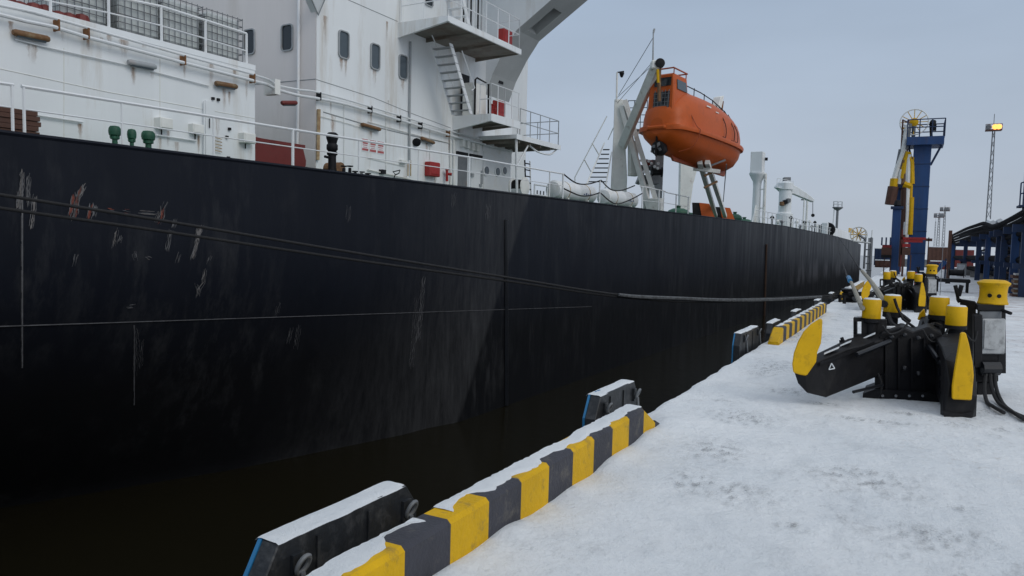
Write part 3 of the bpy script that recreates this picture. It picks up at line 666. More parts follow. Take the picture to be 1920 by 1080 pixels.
# weld seams and drain pipes
def seam(pts, v=WV, parent=sup, r=.012, mat_='grey_frame'): return MB().tube([SV(x, y, v) for x, y in pts], r, 5).build('weld_seam', mat_, parent)
seam([(593, 149), (700, 183), (770, 212), (845, 240)]); seam([(640, -6), (745, 40)])
seam([(606, 210), (680, 232), (770, 254), (840, 268)], r=.018)
MB().tube([SU(478, 158, UC-.01), SU(592, 148, UC-.01)], .012, 5).build('weld_seam', 'grey_frame', sup)
MB().tube([SU(560, -20, UC-.08), SU(559, 185, UC-.08), SU(556, 330, UC-.08)], .04, 8).build('drain_pipe', 'white_clean', sup, smooth=True)
MB().tube([SV(770, 78, WV-.06), SV(768, 225, WV-.06), SV(768, 300, WV-.06)], .035, 8).build('drain_pipe', 'grey_frame', sup, smooth=True)
MB().prism([SV(582, -10, WV-.25), SV(612, -10, WV-.25), SV(598, 28, WV-.02)], VD*.25).build('bracket', 'white_ship', sup)
MB().tube([SV(580, -10, WV-.27), SV(597, 28, WV-.06), SV(613, -10, WV-.27)], .02, 5).build('bracket_edge', 'grey_frame', sup)
MB().tube([SV(598, 205, WV-.05), SV(596, 300, WV-.05)], .05, 6).build('corner_pipe', 'rust_pipe', sup)
for pts, r in (([(478, 141, HV-.14), (505, 150, HV+.1), (520, 160, 2.2), (560, 168, WV-.3), (592, 172, WV-.13), (650, 187, WV-.13), (740, 214, WV-.13), (845, 246, WV-.13), (905, 262, WV-.13)], .028),
               ([(478, 153, HV-.14), (500, 158, HV+.1), (520, 168, 2.2), (560, 179, WV-.3), (592, 184, WV-.13), (650, 196, WV-.13), (740, 222, WV-.13), (845, 254, WV-.13), (960, 284, WV-.13)], .040)):
    MB().tube(catmull([SV(x, y, v) for x, y, v in pts], 4), r, 8).build('pipe', 'white_clean', sup, smooth=True)
for x, y in ((600, 180), (696, 205), (750, 222), (790, 235), (842, 250)):
    u, w = pv(x, y, WV-.13); MB().sbox(u-.016, u+.016, WV-.17, WV+.01, w-.12, w+.10).build('pipe_bracket', 'black_metal' if x < 800 else 'rust', sup)
MB().sbox(*[pv(505, 0, 2.2)[0], pv(515, 0, 2.2)[0]], 2.0, 2.4, pv(510, 178, 2.2)[1], pv(510, 150, 2.2)[1]).build('pipe_support', 'white_worn', sup)
tube_lamp(528, 193, 556, 193, 2.3, 'red_dark', 'dark red tube lamp hung under the pipes in the gap between the white houses')
tube_lamp(678, 233, 713, 243, WV, 'lamp_rust', 'pale rusty tube lamp above the pink notices')
tube_lamp(790, 259, 814, 268, WV, 'lamp_rust', 'rusty tube lamp beside a black floodlight on the white wall')
fl = thing('floodlight', SV(780, 268, WV-.2), 'small black floodlight on the white wall above the red box', 'lamp')
MB().lathe(SV(784, 265, WV-.04), (SV(776, 270, WV-.3)-SV(784, 265, WV-.04)), [(.05, 0), (.07, .08), (.13, .16), (.14, .24), (.12, .25)], 12).build('lamp_head', 'black_metal', fl, smooth=True)
MB().para(SV(784, 268, WV-.12), UD*.05, VD*.13, WD*.05).build('bracket', 'black_metal', fl)
# pink notices
for k, x in enumerate((678, 692.5, 707)):
    u0_, w1_ = pv(x, 259+k*2.5, WV); u1_, w0_ = pv(x+12.5, 285+k*2.5, WV)
    t_ = thing('notice_board', S((u0_+u1_)/2, WV-.01, w0_), 'white notice with pink print on the superstructure wall, one of three', 'notice', 'three pink-printed notices')
    MB().sbox(u0_, u1_, WV-.012, WV+.002, w0_, w1_).build('panel', 'white_clean', t_)
    for f0, f1, a, b in ((.84, .97, .05, .95), (.60, .72, .12, .88), (.45, .54, .12, .80), (.06, .24, .05, .95), (.30, .36, .2, .8)):
        MB().sbox(lerp(u0_, u1_, a), lerp(u0_, u1_, b), WV-.0155, WV-.011, lerp(w0_, w1_, f0), lerp(w0_, w1_, f1)).build('printed_line', 'print_red' if f1-f0 > .1 else 'pink', t_)
# fire hose box and hydrant
def sboxpx(x0, x1, y0, y1, v, dep, name, mat_, parent, bevel=0):
    xm, ym = (x0+x1)/2, (y0+y1)/2; return MB().sbox(pv(x0, ym, v)[0], pv(x1, ym, v)[0], v, v+dep, pv(xm, y1, v)[1], pv(xm, y0, v)[1]).build(name, mat_, parent, bevel=bevel)
t_ = thing('fire_hose_box', SV(816, 331, WV-.25), 'red fire hose box mounted low on the white superstructure wall', 'fire hose box')
sboxpx(807, 826, 304, 331, WV-.25, .26, 'box', 'red', t_, .03); sboxpx(809, 824, 308, 327, WV-.27, .03, 'door', 'red', t_, .01)
t_ = thing('fire_hydrant', SV(840, 333, WV-.2), 'small red hydrant valve beside the red fire hose box', 'hydrant')
MB().tube([SV(838, 320, WV-.15), SV(838, 340, WV-.15)], .05, 8).build('valve_body', 'red', t_); MB().tube([SV(838, 326, WV-.15), SV(847, 327, WV-.3)], [.04, .055], 8).build('outlet', 'red', t_)
MB().lathe(SV(838, 320, WV-.15), WD, [(.02, 0), (.08, .02), (.08, .04), (.02, .05)], 10).build('handwheel', 'red', t_)
MB().tube([SV(838, 326, WV-.15), SV(838, 326, WV+.02)], .03, 6).build('wall_pipe', 'red', t_)
rust_run(838, 333, 350, WV, .06, sup); rust_run(816, 332, 350, WV, .1, sup); rust_run(596, 206, 240, WV, .1, sup); rust_run(640, 110, 135, WV, .1, sup); rust_run(728, 188, 206, WV, .05, sup)
for x, y0, y1, w in ((702, 130, 165, .12), (755, 149, 180, .12), (648, 110, 150, .08), (620, 186, 215, .06), (696, 212, 240, .06), (750, 228, 258, .06), (790, 240, 262, .06), (695, 246, 262, .10), (800, 268, 300, .08), (842, 256, 300, .08), (770, 300, 340, .06), (610, 30, 90, .10), (725, 40, 80, .08), (625, 215, 280, .14), (860, 240, 262, .1), (760, 330, 345, .1), (905, 265, 290, .08)): rust_run(x, y0, y1, WV, w, sup)
for pts, r in (([(600, 218), (640, 228), (690, 243)], .010), ([(690, 228), (768, 250), (850, 270)], .012), ([(724, 205), (724, 320)], .012), ([(645, 196), (645, 318)], .010), ([(806, 240), (806, 300)], .014), ([(690, 296), (760, 312)], .010)): MB().tube([SV(x, y, WV-.03) for x, y in pts], r, 5).build('cable_conduit', 'white_worn', sup)
vv_, wv_ = pu(540, 96, UC); vv2, wv2 = pu(540, 152, UC); MB().para(S(UC-.004, vv_-.12, wv2), VD*.26, WD*(wv_-wv2), UD*.003).build('rust_streak', 'rust_stain', sup)
# doors, portholes on the lower wall
d0 = sboxpx(859, 876, 290, 352, WV-.02, .03, 'door_opening', 'steel_grey', sup); sboxpx(857.5, 878, 285, 291, WV-.06, .07, 'door_head', 'black_metal', sup)
sboxpx(884, 903, 295, 356, WV-.05, .06, 'door', 'white_ship', sup); sboxpx(883, 905, 290, 295, WV-.08, .09, 'door_head', 'black_metal', sup)
sboxpx(907, 958, 288, 362, WV-.03, .04, 'panel', 'white_clean', sup)
for x, y, r in ((911, 320, .22), (932, 322, .21), (945, 320, .20)):
    c = SV(x, y, WV-.03); MB().lathe(c+VD*.01, -VD, [(r, 0), (r, .04), (r*.8, .05)], 16).build('porthole_ring', 'white_clean', sup); MB().lathe(c, -VD, [(r*.72, 0), (r*.72, .055), (r*.6, .057)], 16).build('porthole', 'pale_glass', sup)
for x0, x1, y0, y1 in ((903, 906, 320, 345), (886, 889, 325, 332), (900, 904, 345, 350)): sboxpx(x0, x1, y0, y1, WV-.1, .1, 'door_fitting', 'grey_frame', sup)
sboxpx(753, 764, 300, 306, WV-.12, .12, 'bracket', 'white_worn', sup)
for x in (765, 770): MB().tube([SV(x, 305, WV-.06), SV(x, 330, WV-.06)], .02, 5).build('conduit', 'rust_pipe', sup)
for x in (845, 851): MB().tube([SV(x, 262, WV-.06), SV(x, 352, WV-.06)], .03, 6).build('conduit', 'white_worn', sup)
for k in range(4): sboxpx(868+k*9, 873+k*9, 262+k*3, 275+k*3, WV-.15, .15, 'cable_box', 'white_worn', sup)
MB().tube([SV(690, 318, WV-.05), SV(770, 336, WV-.05)], .022, 6).build('pipe', 'white_worn', sup)
sboxpx(716, 724, 318, 326, WV-.12, .13, 'wall_bracket', 'black_metal', sup)

# upper platform
def platform(name, xw, yw0, yw1, xc, yc0, yc1, xe, ye, parent):
    u0 = pv(xw, yw1, WV)[0]; vo, wb = pu(xc, yc1, u0); wt = pu(xc, yc0, u0)[1]; wwt = wt; wwb = pv(xw, yw1, WV)[1]
    u1 = pv(xe, ye, vo)[0]
    p = MB().sbox(u0, u1, vo, WV+.01, wt-.12, wt).build(name, 'white_ship', parent)
    MB().prism([S(u0-.012, WV, wt+.002), S(u0-.012, vo-.01, wt+.002), S(u0-.012, vo-.01, wb), S(u0-.012, WV, min(wwb, wt-.25))], UD*.10).build('aft_plate', 'white_ship', p)
    MB().sbox(u0+.09, u1, vo-.012, vo+.05, wb-.02, wt+.01).build('edge_plate', 'white_ship', p)
    MB().sbox(u0+.1, u1-.01, vo+.06, WV, wt-.135, wt-.119).build('soffit', 'soffit', p)  # added plate, its dark colour holds dirt and underside shade
    n_ = 3
    for k in range(1, n_+1):
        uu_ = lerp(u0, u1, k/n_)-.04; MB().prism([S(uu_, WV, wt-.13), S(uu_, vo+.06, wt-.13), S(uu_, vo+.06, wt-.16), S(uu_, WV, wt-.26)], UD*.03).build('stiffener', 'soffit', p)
    return p, u0, u1, vo, wt
def fence(pts, h, parent, mat_='white_clean', step=.75, rails=(1, .5), name='platform_railing', r=.018):
    mb = MB()
    for f_ in rails: mb.tube([p+WD*h*f_ for p in pts], r, 5)
    o = mb.build(name, mat_, parent)
    for a, b in zip(pts, pts[1:]):
        n_ = max(1, round((b-a).length/step))
        for k in range(n_+1): q_ = a.lerp(b, k/n_); MB().tube([q_-WD*.02, q_+WD*h], r, 5).build('railing_post', mat_, parent)
    return o
upf, u0, u1, vo, wt = platform('balcony', 746, 36, 71, 840, 29, 39, 977, 104, ship)
UPW = wt
fence([S(u0+.05, WV-.1, wt), S(u0+.05, vo+.06, wt), S(u1-.05, vo+.06, wt), S(u1-.05, WV, wt)], 1.05, upf)
UU0, UU1, UVO = u0, u1, vo
lpf, u0, u1, vo, wt = platform('balcony', 848, 216, 245, 921, 213, 226, 975, 243, ship)
LU0, LU1, LVO, LW = u0, u1, vo, wt
fence([S(u0+1.0, vo+.06, wt), S(u1-.02, vo+.06, wt)], 1.05, lpf, step=.42)
fence([S(u0+.05, vo+.5, wt), S(u0+.05, vo+.06, wt), S(u0+1.0, vo+.06, wt)], 1.05, lpf, step=.6)
# forward, lower wing platform
u2 = pv(1050, 278, vo)[0]; w2 = pv(979, 255, vo)[1]
wpf = MB().sbox(u1-.3, u2, vo-.02, FV+1, w2-.14, w2).build('balcony', 'white_ship', ship)
MB().sbox(u1-.3, u2+.01, vo-.035, vo-.02, w2-.17, w2+.02).build('edge_plate', 'white_ship', wpf)
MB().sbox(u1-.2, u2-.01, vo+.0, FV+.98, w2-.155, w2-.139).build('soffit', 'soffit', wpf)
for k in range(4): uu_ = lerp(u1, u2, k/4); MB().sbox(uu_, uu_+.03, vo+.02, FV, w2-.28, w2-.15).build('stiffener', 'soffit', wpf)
fence([S(u1+.1, vo+.06, w2), S(u2-.06, vo+.06, w2), S(u2-.06, FV+.6, w2)], 1.0, wpf, 'grey_frame', .9)
MB().tube(catmull([S(u2-2.2, vo+.3, w2-.16), S(u2-1.8, vo+.1, w2-.42), S(u2-.7, vo+.1, w2-.42), S(u2-.1, vo+.1, w2-.14)], 4), .035, 6).build('guard_hoop', 'white_clean', wpf)
MB().tube([S(u1-.1, vo+.1, w2-.1), S(u1+.15, vo+.15, .0)], .05, 6).build('support_leg', 'white_clean', wpf); MB().tube([S(u1+.05, vo+.12, w2-1.1), S(u1+1.0, vo+.12, w2-.14)], .035, 6).build('brace', 'white_clean', wpf)
# red items on platforms
for x0, x1, y0, y1, lb in ((945, 961, 56, 86, 'red fire hose box behind the railing of the upper balcony'), (934, 948, 189, 214, 'red fire hose box behind the railing of the lower balcony')):
    t_ = thing('fire_hose_box', SV((x0+x1)/2, y1, vo+.35), lb, 'fire hose box'); sboxpx(x0, x1, y0, y1+4, vo+.2, .25, 'box', 'red', t_, .02); sboxpx(x0+2, x1-2, y0+4, y1-4, vo+.185, .02, 'door', 'red', t_)
t_ = thing('fire_hydrant', SV(923, 212, LVO+.3), 'dark red hydrant valve on the lower balcony beside its hose box', 'hydrant'); b0 = S(*[pv(923, 200, LVO+.3)[0]], LVO+.3, LW-.01)
MB().lathe(b0, WD, [(.07, 0), (.07, .05), (.045, .08), (.05, .3), (.07, .34), (.03, .38), (.08, .42), (.08, .44)], 10).build('valve_body', 'red', t_); MB().tube([b0+WD*.25, b0+WD*.25-VD*.16], .04, 8).build('outlet', 'red', t_)
# white cabinet with black hoop on the lower balcony
t_ = thing('deck_cabinet', S(LU0+.9, LVO+.6, LW), 'white cabinet framed by a black hoop on the lower balcony', 'cabinet'); cu0, cu1 = pv(889, 180, LVO+.75)[0], pv(912, 180, LVO+.75)[0]
MB().sbox(cu0, cu1, LVO+.75, LVO+1.25, LW-.02, LW+1.15).build('body', 'white_worn', t_, bevel=.03); MB().sbox(cu0+.06, cu1-.06, LVO+.735, LVO+.752, LW+.1, LW+1.05).build('door', 'white_worn', t_)
MB().tube([S(cu0-.02, LVO+.7, LW), S(cu0-.02, LVO+.7, LW+1.22), S(cu0+.1, LVO+.7, LW+1.3), S(cu1+.05, LVO+.7, LW+1.22), S(cu1+.08, LVO+.7, LW)], .035, 6).build('hoop', 'black_metal', t_)
sboxpx(865, 880, 140, 212, WV-.03, .04, 'door_opening', 'black_metal', sup)
sboxpx(936, 944, 149, 157, WV-.25, .25, 'wall_lamp', 'black_metal', sup)
# stairs between the balconies
def stair(top, bot, wv, parent, mat_='white_clean', n_=9, name='stair', tmat=None):
    d = bot-top; mb = MB()
    for o in (V((0, 0, 0)), wv): mb.para(top+o-UD*.09, UD*.18, d, VD*.03 if abs(wv.dot(VD)) > .1 else WD*.03)
    s_ = mb.build(name, mat_, parent)
    for k in range(n_): p = top+d*((k+.5)/n_); MB().para(p-UD*.10, UD*.20, wv, WD*.025).build('tread', tmat or mat_, s_)
    return s_
ust = thing('stairway', S(UU0+1, WV-.9, LW), 'steep white stair leading from the lower balcony up to the upper one', 'stair')
stair(SV(812, 86, 2.1), SV(851, 216, 2.1), VD*-.72, ust, tmat='grey_frame')
MB().tube([SV(866, 95, 1.4), SV(890, 165, 1.4), SV(884, 170, 1.4)], .022, 6).build('handrail', 'white_clean', ust)
MB().tube([SV(800, 60, 2.15)+WD*.3, SV(851, 216, 2.15)+WD*.9], .02, 6).build('handrail', 'white_clean', ust)
# stair going up from the upper balcony (continues above the picture)
ust2 = thing('stairway', S(UU0+2.2, .9, UPW), 'white stair rising from the upper balcony beside its railing', 'stair')
stair(S(UU0+.5, 1.5, UPW+2.2), S(UU0+1.6, 1.5, UPW), VD*-.6, ust2)
for k in range(6): uu_ = UU0+1.8+k*.22; MB().tube([S(uu_, 1.3, UPW), S(uu_, 1.3, UPW+1.5)], .03, 5).build('gate_bar', 'grey_frame' if k % 2 else 'black_metal', ust2)
# bridge-wing bracket: closed box with sloping soffit and long opening
B1, B2 = 24.6, 26.4
near = [(1.75, .30), (1.55, .75)]
vA = [(2.62, pu(927, 133, B1)[1]-.9), (2.3, pu(927, 133, B1)[1]-.1), pu(945, 95, B1), pu(969, 56, B1), pu(1033, 0, B1)]
dv, dw = vA[4][0]-vA[3][0], vA[4][1]-vA[3][1]; vA.append((vA[4][0]+dv*2.2, vA[4][1]+dw*2.2))
topw = vA[-1][1]
bk = MB(); prof = [S(B1, a, b) for a, b in vA]+[S(B1, vA[-1][0], topw+1.2), S(B1, 2.62, topw+1.2)]
# sides
nn = len(prof); ext = UD*(B2-B1); bk.add(prof, [tuple(range(nn))]); bk.add([p+ext for p in prof], [tuple(range(nn-1, -1, -1))])
for i in list(range(nn-1))+[nn-1]:
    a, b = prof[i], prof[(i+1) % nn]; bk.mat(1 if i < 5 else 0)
    if i == 3:                                                # opening in the long sloping plate
        f0, f1, g0, g1 = .12, .88, .32, .70
        pt = lambda f_, g_: a+(b-a)*f_+ext*g_
        bk.add([pt(0, 0), pt(1, 0), pt(1, 1), pt(0, 1), pt(f0, g0), pt(f1, g0), pt(f1, g1), pt(f0, g1)], [(0, 1, 5, 4), (1, 2, 6, 5), (2, 3, 7, 6), (3, 0, 4, 7)])
        nrm = (b-a).cross(ext).normalized()
        if nrm.dot(-VD) > 0: nrm = -nrm
        q_ = [pt(f0, g0), pt(f1, g0), pt(f1, g1), pt(f0, g1)]; bk.add(q_+[p+nrm*.45 for p in q_], [(0, 1, 5, 4), (1, 2, 6, 5), (2, 3, 7, 6), (3, 0, 4, 7), (4, 5, 6, 7)])
    else: bk.add([a, b, b+ext, a+ext], [(0, 1, 2, 3)])
bk.build('bridge_wing_bracket', ['white_ship', 'bracket_shade'], ship)
MB().sbox(B1-3.5, B2+1.5, vA[-1][0]-.4, 24, topw+1.19, topw+2.4).build('bridge_wing', 'white_ship', ship)
# gap between the houses: red bin, black vent pipe, valves
t_ = thing('red_bin', SV(528, 312, 2.0), 'big dark red bin standing on deck between the two white houses', 'bin'); ru0, ru1 = pv(470, 290, 1.95)[0], pv(576, 290, 1.95)[0]; rw = pv(520, 268, 1.95)[1]
MB().prism([S(ru0, 1.95, -.02), S(ru1-.05, 1.95, -.02), S(ru1, 1.95, rw*.55), S(ru1-.12, 1.95, rw), S(ru0, 1.95, rw+.08)], VD*.9).build('body', 'red_dark', t_, bevel=.04); MB().sbox(ru0, ru1-.1, 1.92, 2.87, rw-.03, rw+.05).build('lid', 'red_dark', t_)
t_ = thing('mooring_drum', SV(640, 318, 1.6), 'small rust-brown drum end behind the gunwale near the black vent pipe', 'drum'); MB().lathe(SV(640, 316, 1.4), VD, [(.02, 0), (.17, .01), (.17, .5), (.02, .51)], 16).build('drum', 'lamp_rust', t_); MB().sbox(pv(634, 318, 1.4)[0], pv(648, 318, 1.4)[0], 1.45, 1.85, -.03, .12).build('saddle', 'black_metal', t_)
u, w = pv(623, 248, .7); b0 = S(u, .7, -.03); t_ = thing('vent_pipe', b0, 'tall black vent pipe with domed head behind the ship rail', 'vent')
MB().lathe(b0, WD, [(.10, 0), (.10, w-.55), (.13, w-.53), (.13, w-.46), (.09, w-.44)], 14).build('pipe', 'black_metal', t_, smooth=True); MB().lathe(b0+WD*(w-.45), WD, [(.10, 0), (.14, .05), (.14, .16), (.11, .2), (.13, .28), (.15, .33), (.15, .42), (.10, .47), (.02, .48)], 14).build('head', 'black_metal', t_, smooth=True)
MB().tube([b0+WD*(w-.62), b0+WD*(w-.62)-UD*.26+WD*.02], .035, 6).build('lever', 'black_metal', t_)
for x, y, s_ in ((645, 311, 1), (656, 311, 1), (666, 321, .6), (678, 322, .6), (690, 325, .6)):
    u, w = pv(x, y, .5); b0 = S(u, .5, -.03); t_ = thing('gate_valve', b0, 'small black valve on the pipe line just behind the gunwale', 'valve', 'black valves behind the gunwale')
    MB().lathe(b0, WD, [(.07, 0), (.08, .06), (.045, .1), (.04, max(.14, w-.02))], 10).build('body', 'black_metal', t_); MB().lathe(b0+WD*(w+.0), WD, [(.02, 0), (.085, .01), (.085, .035), (.02, .04)], 12).build('handwheel', 'black_metal', t_)
t_ = thing('deck_lever', SV(740, 332, .5), 'thin black lever with loop handle rising behind the gunwale', 'lever'); MB().tube([SV(737, 340, .5), SV(741, 327, .5), SV(737, 322, .5), SV(750, 319, .5), SV(748, 325, .5), SV(741, 328, .5)], .016, 5).build('rod', 'black_metal', t_)
# reel, ladder, fittings at the forward end of the house
t_ = thing('hose_reel', SV(980, 360, 1.0), 'black and white hose reel on deck at the end of the superstructure', 'hose reel'); c = SV(984, 350, 1.0)
MB().lathe(c-VD*.02, VD, [(.36, 0), (.36, .03), (.12, .04), (.12, .5), (.36, .51), (.36, .54)], 16).build('drum', 'white_worn', t_); MB().lathe(c+VD*.05, VD, [(.13, 0), (.27, .01), (.27, .4), (.13, .41)], 14).build('hose', 'black_metal', t_)
for o in (-.25, .25): MB().para(c+UD*o-WD*.6, UD*.05, VD*.5, WD*.6).build('stand', 'white_clean', t_)
t_ = thing('stowed_ladder', SV(985, 360, 1.6), 'short black-runged ladder leaning by the end of the superstructure', 'ladder'); A, B = SV(984, 300, 1.4), SV(987, 348, 1.4)
for o in (0, .42): MB().tube([A+UD*o, B+UD*o-WD*.5], .03, 5).build('stile', 'white_clean' if o else 'black_metal', t_)
for k in range(6): p = A.lerp(B-WD*.5, (k+.5)/6); MB().tube([p, p+UD*.42], .025, 5).build('rung', 'black_metal', t_)
t_ = thing('pipe_stand', SV(1010, 365, .7), 'low white pipe frame on deck between hose reel and raft canisters', 'frame'); fu0, fu1 = pv(1002, 360, .6)[0], pv(1026, 360, .6)[0]
MB().tube([S(fu0, .6, -.03), S(fu0, .6, .5), S(fu1, .6, .5), S(fu1, .6, -.03)], .035, 6).build('frame', 'white_clean', t_); MB().tube([S(fu0, .6, .12), S(fu1, .6, .12)], .03, 6).build('crossbar', 'white_clean', t_)
for k in range(3): MB().tube([S(lerp(fu0, fu1, .25+.25*k), .62, -.02), S(lerp(fu0, fu1, .25+.25*k), .62, .3)], .03, 5).build('upright', 'steel_grey', t_)
# life-raft canisters on cradles
for x0, x1, y0, lb in ((1036, 1108, 352, 'white life raft canister beside the hose reel end of the rail'), (1131, 1186, 366, 'white life raft canister with dark print beside the davit foot')):
    va = 1.1; ua, wa = pv(x0, y0, va); ub_, _ = pv(x1, y0, va); Ln = ub_-ua; r = .40; cw = r+.08; A = S(ua, va, cw)
    t_ = thing('life_raft_canister', S((ua+ub_)/2, va, -.02), lb, 'life raft', 'life raft canisters by the rail')
    MB().lathe(A, UD, [(r*.35, 0), (r*.8, .05), (r, .18), (r, Ln*.47), (r*1.05, Ln*.48), (r*1.05, Ln*.52), (r, Ln*.53), (r, Ln-.18), (r*.8, Ln-.05), (r*.35, Ln)], 20).build('shell', 'white_clean', t_, smooth=True)
    for f_ in (.22, .75): MB().lathe(A+UD*Ln*f_, UD, [(r*1.02, 0), (r*1.02, .06)], 20).build('strap', 'rust_pipe', t_)
    for f_ in (.2, .72): MB().sbox(ua+Ln*f_, ua+Ln*f_+.12, va-.35, va+.35, -.03, cw-r*.75).build('cradle', 'white_worn', t_)
    for k in range(4): MB().para(A+UD*(Ln*.58+k*.22)-VD*(r*.985)-WD*.10, UD*.13, WD*(.05+.05*(k % 2)), -VD*.008).build('printed_mark', 'print_blue', t_)
# ================================================================== LIFEBOAT AND DAVIT
KB = 36.0
AL = math.radians(40); a_ = (D0*math.cos(AL)+R0*math.sin(AL)); a_ = (a_+V((0, 0, -.035))).normalized(); b_ = V((0, 0, 1)).cross(a_).normalized(); c_ = a_.cross(b_)
BO = PD(1231, 240, KB+.9)                                     # stern centre at gunwale height
LB = 8.5
boat = thing('lifeboat', BO-V((0, 0, 1.3)), 'orange enclosed lifeboat hanging from a white davit above the ship rail', 'lifeboat')
def bp_(t, y, z): return BO+a_*(t*LB)+b_*y+c_*z
ts = [0, .008, .02, .035, .06, .09, .16, .26, .38, .5, .62, .74, .84, .92, .97, 1.0]
HB = [(0, .35), (.008, .62), (.02, .85), (.035, 1.0), (.06, 1.13), (.09, 1.2), (.16, 1.32), (.3, 1.42), (.6, 1.40), (.8, 1.30), (.92, 1.02), (.97, .78), (1, .50)]
KD = [(0, .3), (.02, .55), (.08, .85), (.2, 1.15), (.5, 1.28), (.85, 1.22), (.94, 1.12), (.97, .98), (1, .70)]
CH = [(0, .5), (.008, .8), (.02, 1.1), (.035, 1.28), (.08, 1.6), (.16, 2.02), (.3, 2.18), (.5, 2.14), (.7, 1.98), (.85, 1.72), (.95, 1.32), (1, .85)]
def secs(t):
    hb, kd, ch = interp(HB, t), interp(KD, t), interp(CH, t)
    return [(0, -kd), (hb*.22, -kd*.97), (hb*.60, -kd*.80), (hb*.88, -kd*.45), (hb*.98, -kd*.12), (hb*1.0, -.06)], [(hb*1.0, .10), (hb*.955, .16), (hb*.93, ch*.40), (hb*.85, ch*.68), (hb*.64, ch*.88), (hb*.32, ch*.98), (0, ch)]
def mirror(P): return [(-y, z) for y, z in P[::-1][(1 if P[-1][0] == 0 else 0):]] if P[-1][0] == 0 else P
rowsH, rowsC = [], []
for t in ts:
    h_, c2 = secs(t); full = [(-y, z) for y, z in h_[:0:-1]]+h_; rowsH.append([bp_(t, y, z) for y, z in full])
    top_ = c2+[(-y, z) for y, z in c2[-2::-1]]; rowsC.append([bp_(t, y, z) for y, z in top_])
def loft(rows):
    mb = MB(); mb.grid(rows); n_ = len(rows[0]); mb.add(rows[0], [tuple(range(n_))]); mb.add(rows[-1], [tuple(range(n_-1, -1, -1))]); return mb
loft(rowsH).build('hull', 'orange', boat, smooth=True)
can = loft(rowsC).build('canopy', 'orange', boat, smooth=True)
# gunwale belt
belt = []
for t in ts:
    hb = interp(HB, t); belt.append((t, hb))
for s_ in (1, -1):
    rows = [[bp_(t, s_*(hb-.02), -.10), bp_(t, s_*(hb+.14), -.09), bp_(t, s_*(hb+.17), .02), bp_(t, s_*(hb+.14), .13), bp_(t, s_*(hb-.05), .18)] for t, hb in belt]
    mb = MB(); mb.grid(rows); mb.build('fender_belt', 'orange', boat, smooth=True)
MB().para(bp_(-.014, -.52, -.08), a_*.3, b_*1.04, c_*.2).build('stern_belt', 'orange', boat, bevel=.06)
# keel skeg
MB().prism([bp_(.16, .06, -.9), bp_(.955, .06, -1.0), bp_(.94, .06, -1.42), bp_(.22, .06, -1.36)], b_*-.12).build('keel', 'orange_dark', boat)
# propeller nozzle and rudder
MB().lathe(bp_(.02, 0, -.95), a_, [(.30, 0), (.36, .03), (.36, .38), (.26, .55), (.10, .9)], 18).build('propeller_nozzle', 'black_metal', boat, smooth=True)
for k in range(4):
    aa = k*math.pi/2+.4; p = bp_(.015, 0, -.95); q_ = b_*math.cos(aa)+c_*math.sin(aa); r_ = b_*-math.sin(aa)+c_*math.cos(aa)
    MB().prism([p, p+q_*.2+r_*.1+a_*.04, p+q_*.31, p+q_*.2-r_*.08-a_*.04], a_*.02).build('propeller_blade', 'steel_grey', boat)
MB().prism([bp_(.0, .02, -1.35), bp_(.018, .02, -1.4), bp_(.018, .02, -.4), bp_(.0, .02, -.4)], b_*-.04).build('rudder', 'black_metal', boat)
# conning tower
tw0, tw1 = .75, .62; zt0, zt1 = .75, 2.72
ta0, ta1, ta2, ta3 = .02, .24, .035, .20
Pb = [bp_(ta0, tw0, .1), bp_(ta1+.03, tw0*1.05, .9), bp_(ta1+.03, -tw0*1.05, .9), bp_(ta0, -tw0, .1)]
Pt = [bp_(ta2, tw1, zt1), bp_(ta3, tw1, zt1), bp_(ta3, -tw1, zt1), bp_(ta2, -tw1, zt1)]
Pm = [bp_(lerp(ta0, ta2, .62), .70, 1.75), bp_(ta3+.012, .68, 1.85), bp_(ta3+.012, -.68, 1.85), bp_(lerp(ta0, ta2, .62), -.70, 1.75)]
mb = MB(); mb.add(Pb+Pm+Pt, [(i, (i+1) % 4, (i+1) % 4+4, i+4) for i in range(4)]+[(i+4, (i+1) % 4+4, (i+1) % 4+8, i+8) for i in range(4)]+[(0, 1, 2, 3), (8, 9, 10, 11)]); tower = mb.build('conning_tower', 'orange', boat, bevel=.06)
def on_stern(y0, y1, z0, z1, mat_, name, off=.02):
    f = lambda z: interp([(.1, ta0), (1.75, lerp(ta0, ta2, .62)), (zt1, ta2)], z)
    P = [bp_(f(z), y, z)-a_*off for y, z in ((y0, z0), (y1, z0), (y1, z1), (y0, z1))]; return MB().prism(P, a_*(off+.01)).build(name, mat_, tower)
on_stern(-.50, .38, 1.02, 1.82, 'glass', 'hatch_window', .03); on_stern(-.52, .40, 2.10, 2.52, 'glass', 'window', .03)
for k in range(5): on_stern(-.46+k*.19, -.44+k*.19, .7, 1.9, 'steel_grey', 'hatch_bar', .05)
for k in range(4): on_stern(-.5, .38, 1.1+k*.2, 1.12+k*.2, 'steel_grey', 'hatch_bar', .05)
f = lambda z, s_: bp_(s_, 0, z)
P = [bp_(.07, -.705, 1.98), bp_(.19, -.70, 1.98), bp_(.18, -.655, 2.45), bp_(.07, -.66, 2.45)]; MB().prism([p-b_*.02 for p in P], b_*.03).build('window', 'pale_glass', tower)
MB().tube([bp_(.03, .62, 2.95), bp_(.2, .62, 2.95), bp_(.2, -.62, 2.95), bp_(.03, -.62, 2.95), bp_(.03, .62, 2.95)], .04, 6).build('tower_rail', 'orange_dark', boat)
for y in (.6, -.6):
    for t in (.04, .19): MB().tube([bp_(t, y, 2.68), bp_(t, y, 2.96)], .03, 5).build('rail_post', 'orange_dark', boat)
